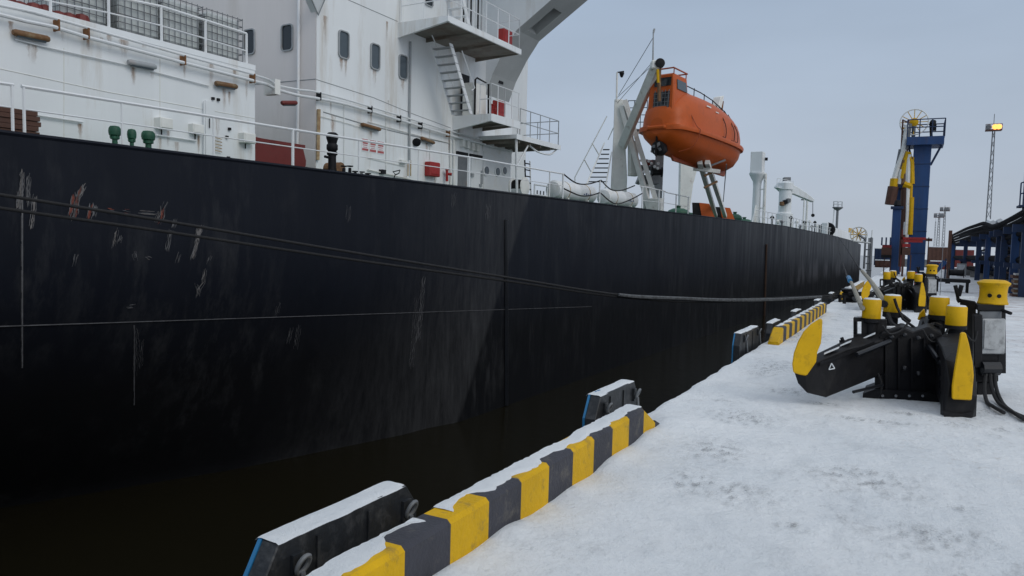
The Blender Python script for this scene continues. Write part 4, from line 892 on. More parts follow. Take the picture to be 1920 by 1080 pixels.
# canopy rails, grab lines, release hooks
rail_pts = [(.25, -.35, 2.1), (.25, -.35, 2.5), (.45, -.35, 2.48), (.62, -.35, 2.36), (.80, -.33, 2.08), (.90, -.3, 1.8), (.92, -.3, 1.4)]
MB().tube([bp_(*q_) for q_ in rail_pts], .03, 6).build('canopy_rail', 'black_metal', boat); MB().tube([bp_(t, -y, z) for t, y, z in rail_pts], .03, 6).build('canopy_rail', 'black_metal', boat)
for t in (.36, .5, .62, .72):
    for y in (-.35, .35): MB().tube([bp_(t, y, interp(CH, t)*.96), bp_(t, y, interp(CH, t)+.42-(t-.25)*.25)], .025, 5).build('rail_post', 'black_metal', boat)
for t0, t1 in ((.56, .64), (.70, .78), (.76, .86)):
    z0 = interp(CH, t0); MB().tube(catmull([bp_(t0, -.55*interp(HB, t0)-.02, z0*.95), bp_(t0+.01, -interp(HB, t0)*.93-.06, z0*.45), bp_(t0+.02, -interp(HB, t0)*.95-.06, .25), bp_(t0-.02, -interp(HB, t0)*.95-.06, .22)], 4), .022, 5).build('grab_line', 'black_metal', boat)
MB().tube(catmull([bp_(.14, -1.12, .95), bp_(.17, -1.42, .25), bp_(.19, -1.56, 0), bp_(.17, -1.3, -.75), bp_(.13, -.7, -1.05)], 4), .02, 5).build('skid_line', 'orange_dark', boat)
hk_ = bp_(.76, 0, 1.8); MB().para(hk_-a_*.25-b_*.2, a_*.5, b_*.4, c_*.35+a_*.2).build('release_hook', 'steel_grey', boat, bevel=.04)
MB().para(hk_-a_*.15-b_*.12+c_*.35+a_*.2, a_*.45+c_*.15, b_*.45, c_*.75+a_*.25).build('falls_block', 'white_worn', boat, bevel=.03); MB().tube([hk_+c_*.3+a_*.7, hk_+c_*.95+a_*.8], .08, 6).build('falls_link', 'rust', boat)
MB().para(bp_(.1, -.13, 1.9)+V((0, 0, 0)), a_*.3, b_*.26, c_*.5).build('stern_falls_hook', 'black_metal', boat)
# faint white print on the canopy side
for t, z, w, h in ((.33, 1.48, .5, .06), (.46, 1.38, .35, .05)):
    y = -interp(HB, t)*.86; MB().para(bp_(t, y-.03, z), a_*w, c_*h, b_*.02).build('printed_mark', 'white_worn', boat)

# davit: column, boom, struts, platform, ladders
KD_ = 38.0
dav = thing('lifeboat_davit', SV(1165, 372, 2.2), 'tall white lifeboat davit with sloping boom and braced legs', 'davit')
def beam(p, q_, w, h, name, mat_='white_worn', parent=None, side=None, bevel=0):
    p, q_ = V(p), V(q_); d = q_-p; s_ = side or d.cross(V((0, 0, 1)))
    if s_.length < 1e-3: s_ = R0.copy()
    s_ = s_.normalized(); n_ = s_.cross(d).normalized(); return MB().para(p-s_*w/2-n_*h/2, d, s_*w, n_*h).build(name, mat_, parent, bevel=bevel)
dbv = 2.6
colb = SV(1163, 372, dbv); kcol = (colb-C).dot(FW)
P = [PD(x, y, kcol) for x, y in ((1146, 395), (1180, 395), (1176, 330), (1171, 240), (1169, 186), (1152, 186), (1150, 250), (1146, 330))]
P[0] = V((P[7].x, P[7].y, S(pv(1143, 370, dbv)[0], dbv, -.03).z)); P[1] = V((P[2].x, P[2].y, P[0].z)); MB().prism(P, ray(1165, 300).normalized()*.6).build('column', 'white_worn', dav, bevel=.03)
h1, h0 = PD(1231, 122, KB+.6), PD(1166, 275, kcol-.15)
beam(h0, h1, .42, .46, 'boom', 'white_worn', dav, side=D0+R0*.6, bevel=.03)
MB().para(PD(1222, 128, KB+.4), CR*.42, CU*.42, FW*.5).build('boom_head', 'white_worn', dav, bevel=.05); MB().lathe(PD(1238, 118, KB+.3), D0, [(.05, 0), (.24, .02), (.2, .1), (.24, .18), (.05, .2)], 14).build('sheave', 'black_metal', dav)
MB().tube([PD(1237, 120, KB+.5), PD(1236, 150, KB+.6), PD(1236, 190, KB+.8)], .09, 6).build('falls_block', 'lamp_rust', dav); MB().tube([PD(1233, 130, KB+.4), PD(1234, 155, KB+.5)], .07, 6).build('hook', 'yellow', dav)
beam(PD(1172, 188, kcol-.3), SV(1236, 392, .55)-V((0, 0, .1)), .28, .25, 'strut', 'white_worn', dav); beam(PD(1166, 200, kcol-.1), SV(1218, 388, .9)-V((0, 0, .1)), .26, .25, 'strut', 'white_worn', dav)
for f_ in (.3, .55, .8): beam(PD(1172, 188, kcol-.3).lerp(SV(1236, 392, .55), f_), PD(1166, 200, kcol-.1).lerp(SV(1218, 388, .9), f_), .12, .12, 'crosspiece', 'white_worn', dav)
beam(SV(1230, 398, .6)-V((0, 0, .1)), SV(1230, 372, .6), .7, .6, 'foot', 'white_worn', dav)
beam(PD(1187, 265, kcol), PD(1187, 330, kcol), .5, .3, 'leg_plate', 'white_worn', dav); beam(PD(1180, 310, kcol), PD(1225, 316, kcol), .15, .2, 'crossbeam', 'steel_grey', dav)
beam(PD(1214, 300, kcol+.4), PD(1195, 345, kcol+.4), .3, .2, 'gusset', 'grey_frame', dav)
for x0, y0, x1, y1, w, h, m_ in ((1237, 290, 1233, 385, .45, .4, 'grey_frame'), (1233, 322, 1205, 310, .3, .2, 'grey_frame')):
    A, B = PD(x0, y0, kcol+1.0), PD(x1, y1, kcol+1.0)
    if y1 > 380: B.z = S(pv(x1, 395, 3.5)[0], 3.5, -.03).z
    beam(A, B, w, h, 'post', m_, dav)
MB().tube([PD(1156, 190, kcol), PD(1157, 136, kcol)], .05, 6).build('lamp_pole', 'white_worn', dav); MB().tube([PD(1157, 136, kcol), PD(1170, 134, kcol)], .04, 5).build('lamp_arm', 'black_metal', dav); MB().lathe(PD(1166, 134, kcol), (0, 0, -1), [(.1, 0), (.14, .1), (.09, .25), (.05, .32)], 10).build('lamp_head', 'black_metal', dav)
MB().tube([PD(1224, 118, KB+.6), PD(1225, 56, KB+.6)], [.05, .03], 5).build('antenna_pole', 'grey_frame', dav); MB().tube([PD(1225, 62, KB+.6), PD(1227, 54, KB+.6)], .05, 5).build('antenna_tip', 'grey_frame', dav)
for q_ in ([(1225, 70), (1160, 178)], [(1228, 118), (1158, 182)], [(1222, 118), (1156, 195)]): MB().tube([PD(x, y, lerp(KB+.6, kcol, (1228-x)/70)) for x, y in q_], .018, 4).build('wire', 'steel_grey', dav)
# access platform with rails behind the boat's stern
pa, pb = PD(1176, 246, kcol), PD(1212, 246, kcol-.6)
MB().para(pa, pb-pa, D0*.9, V((0, 0, .12))).build('access_platform', 'steel_grey', dav)
fence([pa+V((0, 0, .1)), pb+V((0, 0, .1))], 1.55, dav, 'black_metal', .35, (1, .75, .5, .25), 'access_railing', .022)
beam(PD(1186, 250, kcol), PD(1206, 248, kcol-.5), .12, .12, 'platform_arm', 'white_worn', dav)
# inclined ladder with dark treads, with its handrails
lt, lb_ = PD(1138, 275, kcol+.2), SV(1104, 345, 2.4); lad = MB(); wv = R0*.75
MB().tube([PD(1133, 268, kcol+.2), SV(1098, 350, 2.4)], .035, 5).build('ladder_stile', 'white_worn', dav); MB().tube([PD(1147, 285, kcol), SV(1135, 352, 2.4)], .035, 5).build('ladder_stile', 'white_worn', dav)
for k in range(8):
    y = 281+k*8.6; xl = 1131-k*3.9; MB().para(PD(xl, y, kcol+.1), PD(1143-k*.6, y, kcol+.1)-PD(xl, y, kcol+.1), D0*.2, V((0, 0, .045))).build('tread', 'black_metal', dav)
for pts in ([(1138, 218), (1078, 332)], [(1110, 268), (1124, 292)], [(1096, 300), (1108, 322)], [(1150, 240), (1140, 262)]): MB().tube([PD(x, y, kcol+.3) for x, y in pts], .03, 5).build('handrail', 'white_worn', dav)
MB().tube([PD(1078, 332, kcol+.3), PD(1078, 372, kcol+.3)], .03, 5).build('handrail', 'white_worn', dav)
# winch machinery with red and white small fittings under the stern
wn = thing('davit_winch', PD(1218, 330, kcol-.3), 'cluster of dark winch machinery with white knobs under the lifeboat stern', 'winch')
MB().lathe(PD(1222, 322, kcol-.2), R0, [(.28, 0), (.28, .06), (.18, .08), (.18, .5), (.28, .52), (.28, .58)], 14).build('drum', 'black_metal', wn); MB().para(PD(1205, 345, kcol-.3), CR*.9, CU*.5, FW*.5).build('gearbox', 'steel_grey', wn, bevel=.05)
MB().lathe(PD(1210, 305, kcol-.4), R0, [(.1, 0), (.16, .1), (.16, .3), (.1, .4)], 10).build('motor', 'red_dark', wn)
for x, y in ((1223, 283), (1217, 302), (1222, 306), (1235, 306), (1228, 312), (1234, 315), (1207, 322)): MB().lathe(PD(x, y, kcol-.6), D0, [(.02, 0), (.085, .03), (.085, .12), (.02, .15)], 8).build('knob', 'white_clean', wn)
beam(PD(1212, 345, kcol-.1), SV(1212, 392, 1.4)-V((0, 0, .1)), .3, .3, 'stand', 'white_worn', wn); beam(PD(1224, 300, kcol-.1), PD(1224, 340, kcol-.1), .2, .2, 'stand', 'steel_grey', wn)
# second support: tapered pale column and inclined rails under the bow
sup2 = thing('boat_support', SV(1295, 385, 3.5), 'pale tapered column holding the forward end of the lifeboat ramp', 'support'); ks = (SV(1295, 385, 3.5)-C).dot(FW)
P = [PD(x, y, ks) for x, y in ((1276, 300), (1312, 300), (1300, 345), (1292, 380), (1275, 380))]; zb = S(pv(1280, 390, 3.5)[0], 3.5, -.03).z; P[3] = V((P[3].x, P[3].y, zb)); P[4] = V((P[4].x, P[4].y, zb)); MB().prism(P, D0*.6).build('column', 'white_worn', sup2, bevel=.04)
for x0, y0, x1, y1, v in ((1312, 304, 1342, 400, .8), (1326, 304, 1360, 402, .8)):
    kt = KB+3.5; beam(PD(x0, y0, kt), SV(x1, y1, v)-V((0, 0, .15)), .24, .22, 'ramp_rail', 'white_worn', sup2)
for y0, y1 in ((330, 318), (352, 340)): beam(PD(1320, y0, KB+4.5), PD(1345, y1, KB+4.5), .12, .12, 'brace', 'lamp_rust', sup2)
MB().tube([PD(1362, 308, KB+3), SV(1356, 378, .8)], .03, 5).build('lashing', 'steel_grey', sup2); beam(PD(1300, 316, KB+4.6), PD(1350, 322, KB+4.4), .3, .2, 'cradle_beam', 'white_worn', sup2)
beam(PD(1328, 312, KB+4.5), PD(1360, 300, KB+4.5), .1, .1, 'brace', 'steel_grey', sup2)
# orange hatches and green tanks
for x0, y0, lb in ((1311, 380, 'orange sloping hatch on black box below the lifeboat, beside the green drum'), (1350, 388, 'orange sloping hatch on black box nearest the white vent post')):
    v = .7; kk = (SV(x0+14, y0+20, v)-C).dot(FW); t_ = thing('sloped_hatch', SV(x0+14, y0+28, v), lb, 'hatch', 'orange hatches on deck')
    q_ = [PD(x, y, kk) for x, y in ((x0, y0), (x0+19, y0+2), (x0+29, y0+27), (x0+5, y0+26))]
    MB().prism(q_, D0*.06).build('cover', 'orange', t_); MB().prism([q_[0]+D0*.06, q_[3]+D0*.06, q_[3]+D0*.06-V((0, 0, .35)), q_[3]-R0*.55+D0*.1-V((0, 0, .4)), q_[0]-R0*.45+D0*.1], R0*.5+D0*.5).build('box', 'black_metal', t_)
for x, y, r, h, lb in ((1272, 392, .75, .75, 'dark green tank dome behind the white rail under the lifeboat'), (1378, 400, .62, .95, 'green tank dome between orange hatch and white vent post'), (1396, 402, .7, .6, 'low green tank beside the white vent post')):
    u, w = pv(x, y, 3.2); b0 = S(u, 3.2, -.03); t_ = thing('tank_dome', b0, lb, 'tank', 'green tank domes on deck')
    MB().lathe(b0, WD, [(r, 0), (r, h*.5), (r*1.05, h*.52), (r*1.05, h*.6), (r*.9, h*.8), (r*.5, h*.97), (r*.1, h)], 18).build('dome', 'green', t_, smooth=True); MB().lathe(b0+WD*h, WD, [(.15, -.05), (.15, .12), (.2, .13), (.2, .18)], 10).build('fitting', 'green', t_)
MB().sbox(pv(1290, 392, 3.)[0], pv(1312, 395, 3.)[0], 3, 4.2, -.03, .5).build('pipe_trunk', 'green', ship)
# white vent post
u, w = pv(1417, 410, 1.2); b0 = S(u, 1.2, -.03); kv = (b0-C).dot(FW); t_ = thing('vent_post', b0, 'white vent post carrying a tall square box above the ship rail', 'vent')
hz = lambda y: (PD(1417, y, kv)-PD(1417, 415, kv)).dot(WD)
MB().lathe(b0, WD, [(.42, 0), (.36, .6), (.34, hz(345)), (.38, hz(335)), (.66, hz(324)), (.72, hz(321)), (.72, hz(319))], 14).build('post', 'white_ship', t_, smooth=True)
MB().sbox(u-.55, u+.65, .75, 1.75, hz(320), hz(281)).build('box', 'white_ship', t_, bevel=.02); MB().tube([S(u-.2, .5, -.03), S(u-.2, .5, hz(322))], .13, 8).build('riser', 'white_worn', t_)
for y in (350, 385): MB().tube([S(u-.2, .5, hz(y)), S(u, 1.0, hz(y))], .05, 5).build('clip', 'white_worn', t_)
MB().prism([S(u-1.6, 1.1, -.03), S(u-.3, 1.1, -.03), S(u-.3, 1.1, 1.7)], VD*.12).build('gusset', 'white_worn', t_); MB().tube([S(u-.2, .5, hz(336)), S(u-1.5, .3, hz(336))], .03, 5).build('arm', 'steel_grey', t_)
MB().para(S(u+.3, .7, hz(296)), UD*.2, -VD*.2, WD*.25).build('lamp', 'black_metal', t_)
# hose crane amidships
cv = 3.0; u, w = pv(1470, 420, cv); b0 = S(u, cv, -.03); kc = (b0-C).dot(FW); t_ = thing('deck_crane', b0, 'white hose crane with arched jib standing amidships on the tanker', 'crane')
cz = lambda y: (PD(1470, y, kc)-PD(1470, 424, kc)).dot(WD); mpx = kc/F
MB().lathe(b0, WD, [(1.0, 0), (.95, cz(395)), (.72, cz(392)), (.72, cz(352)), (.85, cz(350)), (.85, cz(338)), (.5, cz(335))], 16).build('column', 'white_ship', t_, smooth=True)
P = [PD(x, y, kc-.4) for x, y in ((1466, 360), (1490, 364), (1512, 373), (1526, 379), (1528, 374), (1512, 361), (1495, 350), (1478, 341), (1462, 342), (1455, 350))]; MB().prism(P, D0*.8).build('jib', 'white_ship', t_, bevel=.05)
MB().para(PD(1471, 341, kc), CR*.75, CU*.55, FW*.6).build('winch', 'steel_grey', t_); MB().tube([PD(1465, 338, kc), PD(1460, 345, kc)], .1, 5).build('rail', 'white_ship', t_)
MB().tube([PD(1524, 374, kc), PD(1524, 402, kc)], .04, 5).build('wire', 'steel_grey', t_); MB().lathe(PD(1524, 407, kc), (0, 0, 1), [(.05, 0), (.2, .1), (.2, .3), (.08, .4)], 8).build('hook_block', 'black_metal', t_)
for k in range(3): MB().lathe(PD(1466+k*6, 386-k*3, kc-1), (0, 0, 1), [(.1, 0), (.28, .05), (.28, .45), (.1, .5)], 8).build('machinery', ('lamp_rust', 'black_metal', 'steel_grey')[k], t_)
fence([PD(1452, 352, kc)-FW*.8, PD(1482, 358, kc)-FW*.8], 1.0, t_, 'white_clean', .6, name='crane_railing', r=.03); MB().para(PD(1452, 352, kc)-FW*.9, PD(1482, 358, kc)-PD(1452, 352, kc), FW*.9, V((0, 0, -.1))).build('walkway', 'white_ship', t_)
t_ = thing('jib_rest', SV(1514, 425, 2.0), 'white post resting under the jib tip of the hose crane', 'post'); kj = (SV(1514, 425, 2.0)-C).dot(FW)
for x in (1508, 1514): q_ = PD(x, 372, kj); zb = SV(x, 428, 2.0).z-.3; MB().tube([V((q_.x, q_.y, zb)), q_], .14 if x > 1510 else .09, 6).build('post', 'white_worn', t_)
MB().para(PD(1504, 375, kj), CR*.8, CU*.15, FW*.4).build('saddle', 'steel_grey', t_)
# manifold fittings along the rail
for k, x in enumerate((1447, 1458, 1466, 1482, 1493, 1500, 1508, 1517, 1522, 1527, 1531, 1536)):
    v = .5; u, w = pv(x, 424+max(0, x-1472)*.2, v); w0 = interp(DW, u); b0 = S(u, v, w0-.03); h = (.9, .6, .7, 1.3, 1.0, .6, 1.2, 1.4, .9, 1.5, 1.1, 1.2)[k]
    t_ = thing('manifold_valve', b0, 'small upright valve fitting in the row along the ship rail amidships', 'valve', 'manifold valves amidships'); MB().lathe(b0, WD, [(.16, 0), (.16, .1), (.09, .15), (.09, h-.3), (.2, h-.28), (.2, h-.15), (.06, h)], 8).build('stem', ('black_metal', 'white_worn', 'steel_grey')[k % 3], t_)
# light mast, winch, bulwark and yellowish forward house
v = 4.; u, w = pv(1568, 440, v); b0 = S(u, v, -1.2); km = (b0-C).dot(FW); t_ = thing('ship_mast', b0, 'slim mast with round lookout platform near the bow of the tanker', 'mast'); q_ = PD(1569, 388, km)
MB().tube([b0, V((b0.x, b0.y, q_.z))], .22, 8).build('pole', 'steel_grey', t_); MB().lathe(V((b0.x, b0.y, q_.z-.3)), (0, 0, 1), [(.3, -.4), (.95, .1), (.95, .25)], 14).build('platform', 'steel_grey', t_)
fence([V((b0.x, b0.y, q_.z))+(R0*math.cos(k*math.pi/3)+D0*math.sin(k*math.pi/3))*.85 for k in range(7)], 1.0, t_, 'white_clean', 1.0, name='platform_railing', r=.05); MB().tube([V((b0.x-.8, b0.y, b0.z)), V((b0.x-.6, b0.y, q_.z))], .08, 5).build('ladder', 'white_worn', t_)
u, w = pv(1553, 440, .6); w0 = interp(DW, u); b0 = S(u, .8, w0-.03); t_ = thing('mooring_winch', b0, 'black mooring winch with white side plates near the bow rail', 'winch')
MB().lathe(b0+WD*.9-UD*.6, UD, [(1.0, 0), (1.0, .12), (.7, .14), (.7, 1.5), (1.0, 1.52), (1.0, 1.64)], 16).build('drum', 'black_metal', t_); MB().sbox(u-2.6, u-1.9, .4, 1.2, w0-.03, w0+1.8).build('side_plate', 'white_clean', t_, bevel=.1); MB().sbox(u-.6, u+1.0, .5, 1.1, w0-.03, w0+.5).build('bed', 'black_metal', t_)
ub0 = pv(1563, 440, 0)[0]; ub1 = 160
mb = MB(); UB = [ub0+(ub1-ub0)*k/10 for k in range(11)]; mb.grid([[S(u_, interp(DVt, u_)+.06, interp(DW, u_)-.02) for u_ in UB], [S(u_, interp(DVt, u_)+.06, interp(DW, u_)+1.25) for u_ in UB]]); mb.grid([[S(u_, interp(DVt, u_)+.16, interp(DW, u_)-.02) for u_ in UB], [S(u_, interp(DVt, u_)+.16, interp(DW, u_)+1.25) for u_ in UB]]); mb.grid([[S(u_, interp(DVt, u_)+d_, interp(DW, u_)+1.25) for u_ in UB] for d_ in (.06, .16)]); mb.build('bulwark', 'white_ship', ship)
u = pv(1603, 455, 1.0)[0]; w0 = interp(DW, u); fh = MB().sbox(u, u+9, 2.2, 9, w0-.05, w0+1.9).build('forward_house', 'white_worn', ship); fence([S(u, 2.2, w0+1.9), S(u+9, 2.2, w0+1.9)], 1.1, fh, 'yellow', 1.5, r=.06)
# ================================================================== QUICK-RELEASE MOORING HOOK
kb = (G(1700, 748)-C).dot(FW)
DH = ray(1700, 700); DH.z = 0; DH.normalize()
def hook_unit():
    t_ = thing('mooring_hook', G(1705, 748), 'big black quick-release mooring hook with yellow horns and capstan on the snow', 'mooring hook', 'mooring hook units on the quay')
    O = G(1705, 748)
    body = [(1640, 752), (1640, 650), (1652, 624), (1690, 612), (1712, 622), (1742, 612), (1768, 628), (1768, 752)]
    MB().prism([PD(x, y, kb) for x, y in body], DH*.55).build('body', 'black_metal', t_, bevel=.015)
    bpz = [(1616, 760), (1618, 738), (1640, 730), (1770, 738), (1772, 764), (1750, 756), (1735, 762), (1715, 755), (1690, 760), (1665, 752), (1645, 758)]
    MB().prism([PD(x, y, kb-.06) for x, y in bpz], DH*.6).build('base_plate', 'black_metal', t_)
    for x in (1655, 1680, 1705, 1730): MB().lathe(PD(x, 742, kb-.075), -DH, [(.016, 0), (.016, .02)], 6).build('bolt', 'steel_grey', t_)
    def sect(rows, name, mat_='black_metal', bevel=.012):
        mb = MB(); o = [p for r in rows for p in r]; n_ = len(rows[0]); f = []
        for i in range(len(rows)-1):
            for k in range(n_): f.append((i*n_+k, i*n_+(k+1) % n_, (i+1)*n_+(k+1) % n_, (i+1)*n_+k))
        f += [tuple(range(n_)), tuple(range((len(rows)-1)*n_, len(rows)*n_))]; mb.add(o, f); return mb.build(name, mat_, t_, bevel=bevel)
    kt = kb-.5
    # left arm
    la = sect([[PD(1662, 636, kb), PD(1660, 700, kb), PD(1664, 692, kb+.26), PD(1664, 616, kb+.26)],
               [PD(1585, 655, kb-.3), PD(1590, 729, kb-.3), PD(1600, 720, kb-.05), PD(1590, 634, kb-.05)],
               [PD(1531, 678, kt), PD(1549, 746, kt), PD(1555, 735, kt+.22), PD(1534, 661, kt+.22)],
               [PD(1508, 686, kt-.04), PD(1513, 737, kt-.04), PD(1520, 728, kt+.16), PD(1515, 680, kt+.16)],
               [PD(1489, 698, kt-.02), PD(1496, 719, kt-.02), PD(1502, 715, kt+.12), PD(1495, 695, kt+.12)]], 'hook_arm')
    MB().para(PD(1538, 680, kt-.03), PD(1640, 640, kb-.14)-PD(1538, 680, kt-.03), V((0, 0, -.035)), DH*.03).build('arm_flange', 'black_metal', t_)
    hornL = [(1537, 597), (1541, 600), (1540, 625), (1538, 645), (1531, 662), (1529, 680), (1512, 705), (1500, 703), (1487, 699), (1485, 683), (1488, 662), (1496, 640), (1506, 622), (1520, 608)]
    MB().prism([PD(x, y, kt-.06) for x, y in hornL], DH*.08).build('horn', 'yellow', t_, bevel=.012)
    # triangular warning mark
    for a, b in (((1559, 681), (1554, 693)), ((1554, 693), (1565, 691)), ((1565, 691), (1559, 681))):
        MB().tube([PD(*a, kb-.45), PD(*b, kb-.45)], .006, 4).build('warning_mark', 'white_clean', t_)
    # right arm towards the quay apron
    k2 = kb-.85
    sect([[PD(1752, 632, kb+.05), PD(1752, 735, kb+.05), PD(1795, 740, kb+.05), PD(1800, 618, kb+.05)],
          [PD(1764, 650, kb-.45), PD(1764, 762, kb-.45), PD(1812, 766, kb-.45), PD(1812, 640, kb-.45)],
          [PD(1772, 672, k2+.1), PD(1763, 780, k2+.1), PD(1830, 787, k2+.1), PD(1829, 690, k2+.1)],
          [PD(1780, 720, k2), PD(1768, 777, k2), PD(1822, 787, k2), PD(1834, 745, k2)]], 'hook_arm')
    hornR = [(1801, 624), (1811, 624), (1817, 645), (1824, 680), (1826, 705), (1822, 751), (1785, 749), (1785, 725), (1790, 690), (1796, 655)]
    MB().prism([PD(x, y, k2-.09) for x, y in hornR], DH*.09).build('horn', 'yellow', t_, bevel=.012)
    MB().prism([PD(x, y, k2-.02) for x, y in ((1768, 770), (1800, 776), (1822, 772), (1822, 790), (1808, 788), (1800, 784), (1770, 783))], DH*.2).build('foot', 'black_metal', t_)
    # stands with yellow guard drums
    def drum(x0, x1, y0, y1, k, ybase, lever=False):
        c = PD((x0+x1)/2, y1, k); r = (x1-x0)/2*k/F; h = (y1-y0)*k/F
        d = MB().lathe(c, (0, 0, 1), [(r*.96, 0), (r, .01), (r*.98, h-.012), (r*.9, h), (r*.1, h+.002)], 18).build('guard_drum', 'yellow', t_, smooth=True)
        c2 = PD((x0+x1)/2, ybase, k); MB().lathe(V((c.x, c.y, c2.z)), (0, 0, 1), [(r*.72, 0), (r*.72, (c.z-c2.z)*.8), (r*1.05, (c.z-c2.z)*.84), (r*1.05, c.z-c2.z+.002)], 14).build('pivot', 'black_metal', t_, smooth=True)
        MB().lathe(V((c.x, c.y, c.z+h)), (0, 0, 1), [(r*.9, 0), (r*.8, .012), (r*.2, .018)], 14).build('snow_cap', 'snow', t_, smooth=True)
        if lever: MB().tube([PD(x0+20, y0+6, k-r*1.4), PD(x0+25, y0+22, k-r*1.4), PD(x0+36, y0+44, k-.2), PD(x0+60, y0+62, k-.3)], .018, 6).build('release_lever', 'black_metal', t_)
    drum(1617, 1650, 561, 597, kb+.15, 640); drum(1657, 1688, 554, 585, kb+.75, 640, True); drum(1743, 1777, 557, 591, kb+.70, 640); drum(1774, 1810, 574, 610, kb+.05, 650)
    for x0, x1, y0, y1, k in ((1600, 1606, 600, 640, kb+.2), (1615, 1662, 600, 640, kb+.12), (1600, 1620, 596, 603, kb+.15), (1600, 1625, 628, 650, kb+.1)):
        p = PD(x0, y1, k); MB().para(p, PD(x1, y1, k)-p, PD(x0, y0, k)-p, DH*.18).build('stand', 'black_metal', t_)
    p = PD(1592, 636, kb); MB().tube([PD(1578, 633, kb-.1), PD(1583, 645, kb-.1), PD(1592, 648, kb)], .02, 6).build('latch', 'black_metal', t_); MB().para(PD(1588, 648, kb-.05), CR*.28, CU*.05, FW*.2).build('latch_block', 'black_metal', t_)
    # far pair of arms (folded) with small yellow horn
    sect([[PD(1735, 612, kb+.5), PD(1735, 640, kb+.5), PD(1745, 640, kb+.75), PD(1745, 600, kb+.75)], [PD(1725, 592, kb+1.0), PD(1725, 606, kb+1.0), PD(1770, 602, kb+1.1), PD(1770, 588, kb+1.1)]], 'hook_arm')
    MB().prism([PD(x, y, kb+.95) for x, y in ((1733, 579), (1724, 588), (1720, 600), (1732, 601), (1736, 590))], DH*.12).build('horn', 'yellow', t_, bevel=.01)
    for pts in ([(1678, 562, .72), (1684, 584, .7), (1700, 598, .6), (1705, 602, .6)], [(1665, 588, .6), (1672, 606, .4), (1685, 614, .3), (1700, 613, .3)], [(1728, 602, .8), (1724, 616, .5), (1722, 622, .4)], [(1737, 614, .45), (1752, 608, .5), (1765, 612, .4)], [(1737, 615, .42), (1756, 618, .35)]):
        MB().tube(catmull([PD(x, y, kb+o) for x, y, o in pts], 4), .026, 6).build('hook_link', 'black_metal', t_)
    # machinery on the body: rams, ribs, caps, cables
    for x0, y0, x1, y1, o0, o1, r in ((1668, 640, 1606, 665, -.06, -.36, .028), (1742, 650, 1772, 690, -.05, -.5, .03), (1655, 722, 1600, 735, -.08, -.3, .018)): MB().tube([PD(x0, y0, kb+o0), PD(x1, y1, kb+o1)], r, 8).build('ram', 'black_gloss', t_, smooth=True)
    for x in (1660, 1684, 1708, 1732): MB().para(PD(x, 736, kb-.035), CR*.02, CU*.62, DH*.04).build('rib', 'black_metal', t_)
    for x, y in ((1672, 632), (1696, 628), (1722, 634), (1746, 630), (1696, 690), (1722, 700), (1752, 668)): MB().lathe(PD(x, y, kb-.03), -DH, [(.028, 0), (.028, .02), (.014, .03)], 8).build('bolt', 'steel_grey' if x % 5 == 0 else 'black_gloss', t_)
    for pts in ([(1655, 610), (1668, 626), (1690, 620), (1702, 606)], [(1730, 618), (1745, 640), (1765, 636), (1778, 616)], [(1640, 690), (1652, 715), (1650, 740), (1638, 752)], [(1812, 628), (1826, 640), (1832, 620)]): MB().tube(catmull([PD(x, y, kb-.05) for x, y in pts], 4), .012, 6).build('cable', 'rubber', t_)
    for x, y, w in ((1545, 665, .16), (1575, 650, .12), (1618, 636, .14)): MB().para(PD(x, y, kb-.38+(x-1545)*.005), CR*w+CU*w*.42, DH*.1, CU*.014).build('snow_patch', 'snow', t_)
    for x0, x1, y in ((1604, 1622, 597), (1655, 1700, 616), (1800, 1828, 560)): MB().para(PD(x0, y, kb+.2), PD(x1, y, kb+.2)-PD(x0, y, kb+.2), DH*.12, CU*.02).build('snow_patch', 'snow', t_)
    for k in range(5): MB().para(PD(1755+k*2, 660+k*22, kb-.25-.1*k), CR*.03, CU*.08, -DH*.03).build('lug', 'black_gloss', t_)
    MB().lathe(PD(1836, 690, kb+.28), CR, [(.03, 0), (.09, .01), (.09, .22), (.03, .24)], 12).build('hydraulic_motor', 'black_gloss', t_); MB().para(PD(1872, 700, kb+.3), CR*.09, CU*.24, DH*.12).build('valve_block', 'black_metal', t_)
    # capstan on its motor
    c = PD(1861, 570, kb+.45); m_ = (kb+.45)/F
    MB().lathe(c, (0, 0, 1), [(25*m_, 0), (25.5*m_, 2*m_), (24*m_, 5*m_), (22.5*m_, 14*m_), (22.5*m_, 26*m_), (23.5*m_, 33*m_), (27*m_, 37.5*m_), (27.5*m_, 40*m_), (22*m_, 43.5*m_), (17*m_, 45.5*m_), (2*m_, 46*m_)], 28).build('capstan', 'yellow', t_, smooth=True)
    for x, y in ((1848, 553), (1871, 554)):
        q_ = PD(x, y, kb+.45); dv_ = (q_-c); dv_.z = 0; mid = V((c.x, c.y, q_.z)); side = (-DH*.96+R0*(x-1861)/30).normalized()
        MB().lathe(mid+side*(22.4*m_), side, [(.024, -.02), (.024, .004), (.015, .005)], 12).build('lightening_hole', 'black_metal', t_)
    for x0, x1, y0, y1, k, dep, m__ in ((1832, 1884, 571, 583, kb+.3, .34, 'black_metal'), (1836, 1878, 583, 600, kb+.32, .3, 'steel_grey'), (1826, 1842, 590, 690, kb+.25, .3, 'black_metal'), (1838, 1886, 583, 668, kb+.36, .3, 'black_metal'), (1826, 1872, 660, 716, kb+.3, .3, 'black_metal'), (1832, 1864, 716, 752, kb+.38, .2, 'black_metal')):
        p = PD(x0, y1, k); MB().para(p, PD(x1, y1, k)-p, PD(x0, y0, k)-p, DH*dep).build('motor_housing', m__, t_, bevel=.01)
    p = PD(1840, 664, kb+.26); bx = MB().para(p, PD(1884, 664, kb+.26)-p, PD(1842, 598, kb+.26)-p, DH*.14).build('control_box', 'box_grey', t_, bevel=.012)
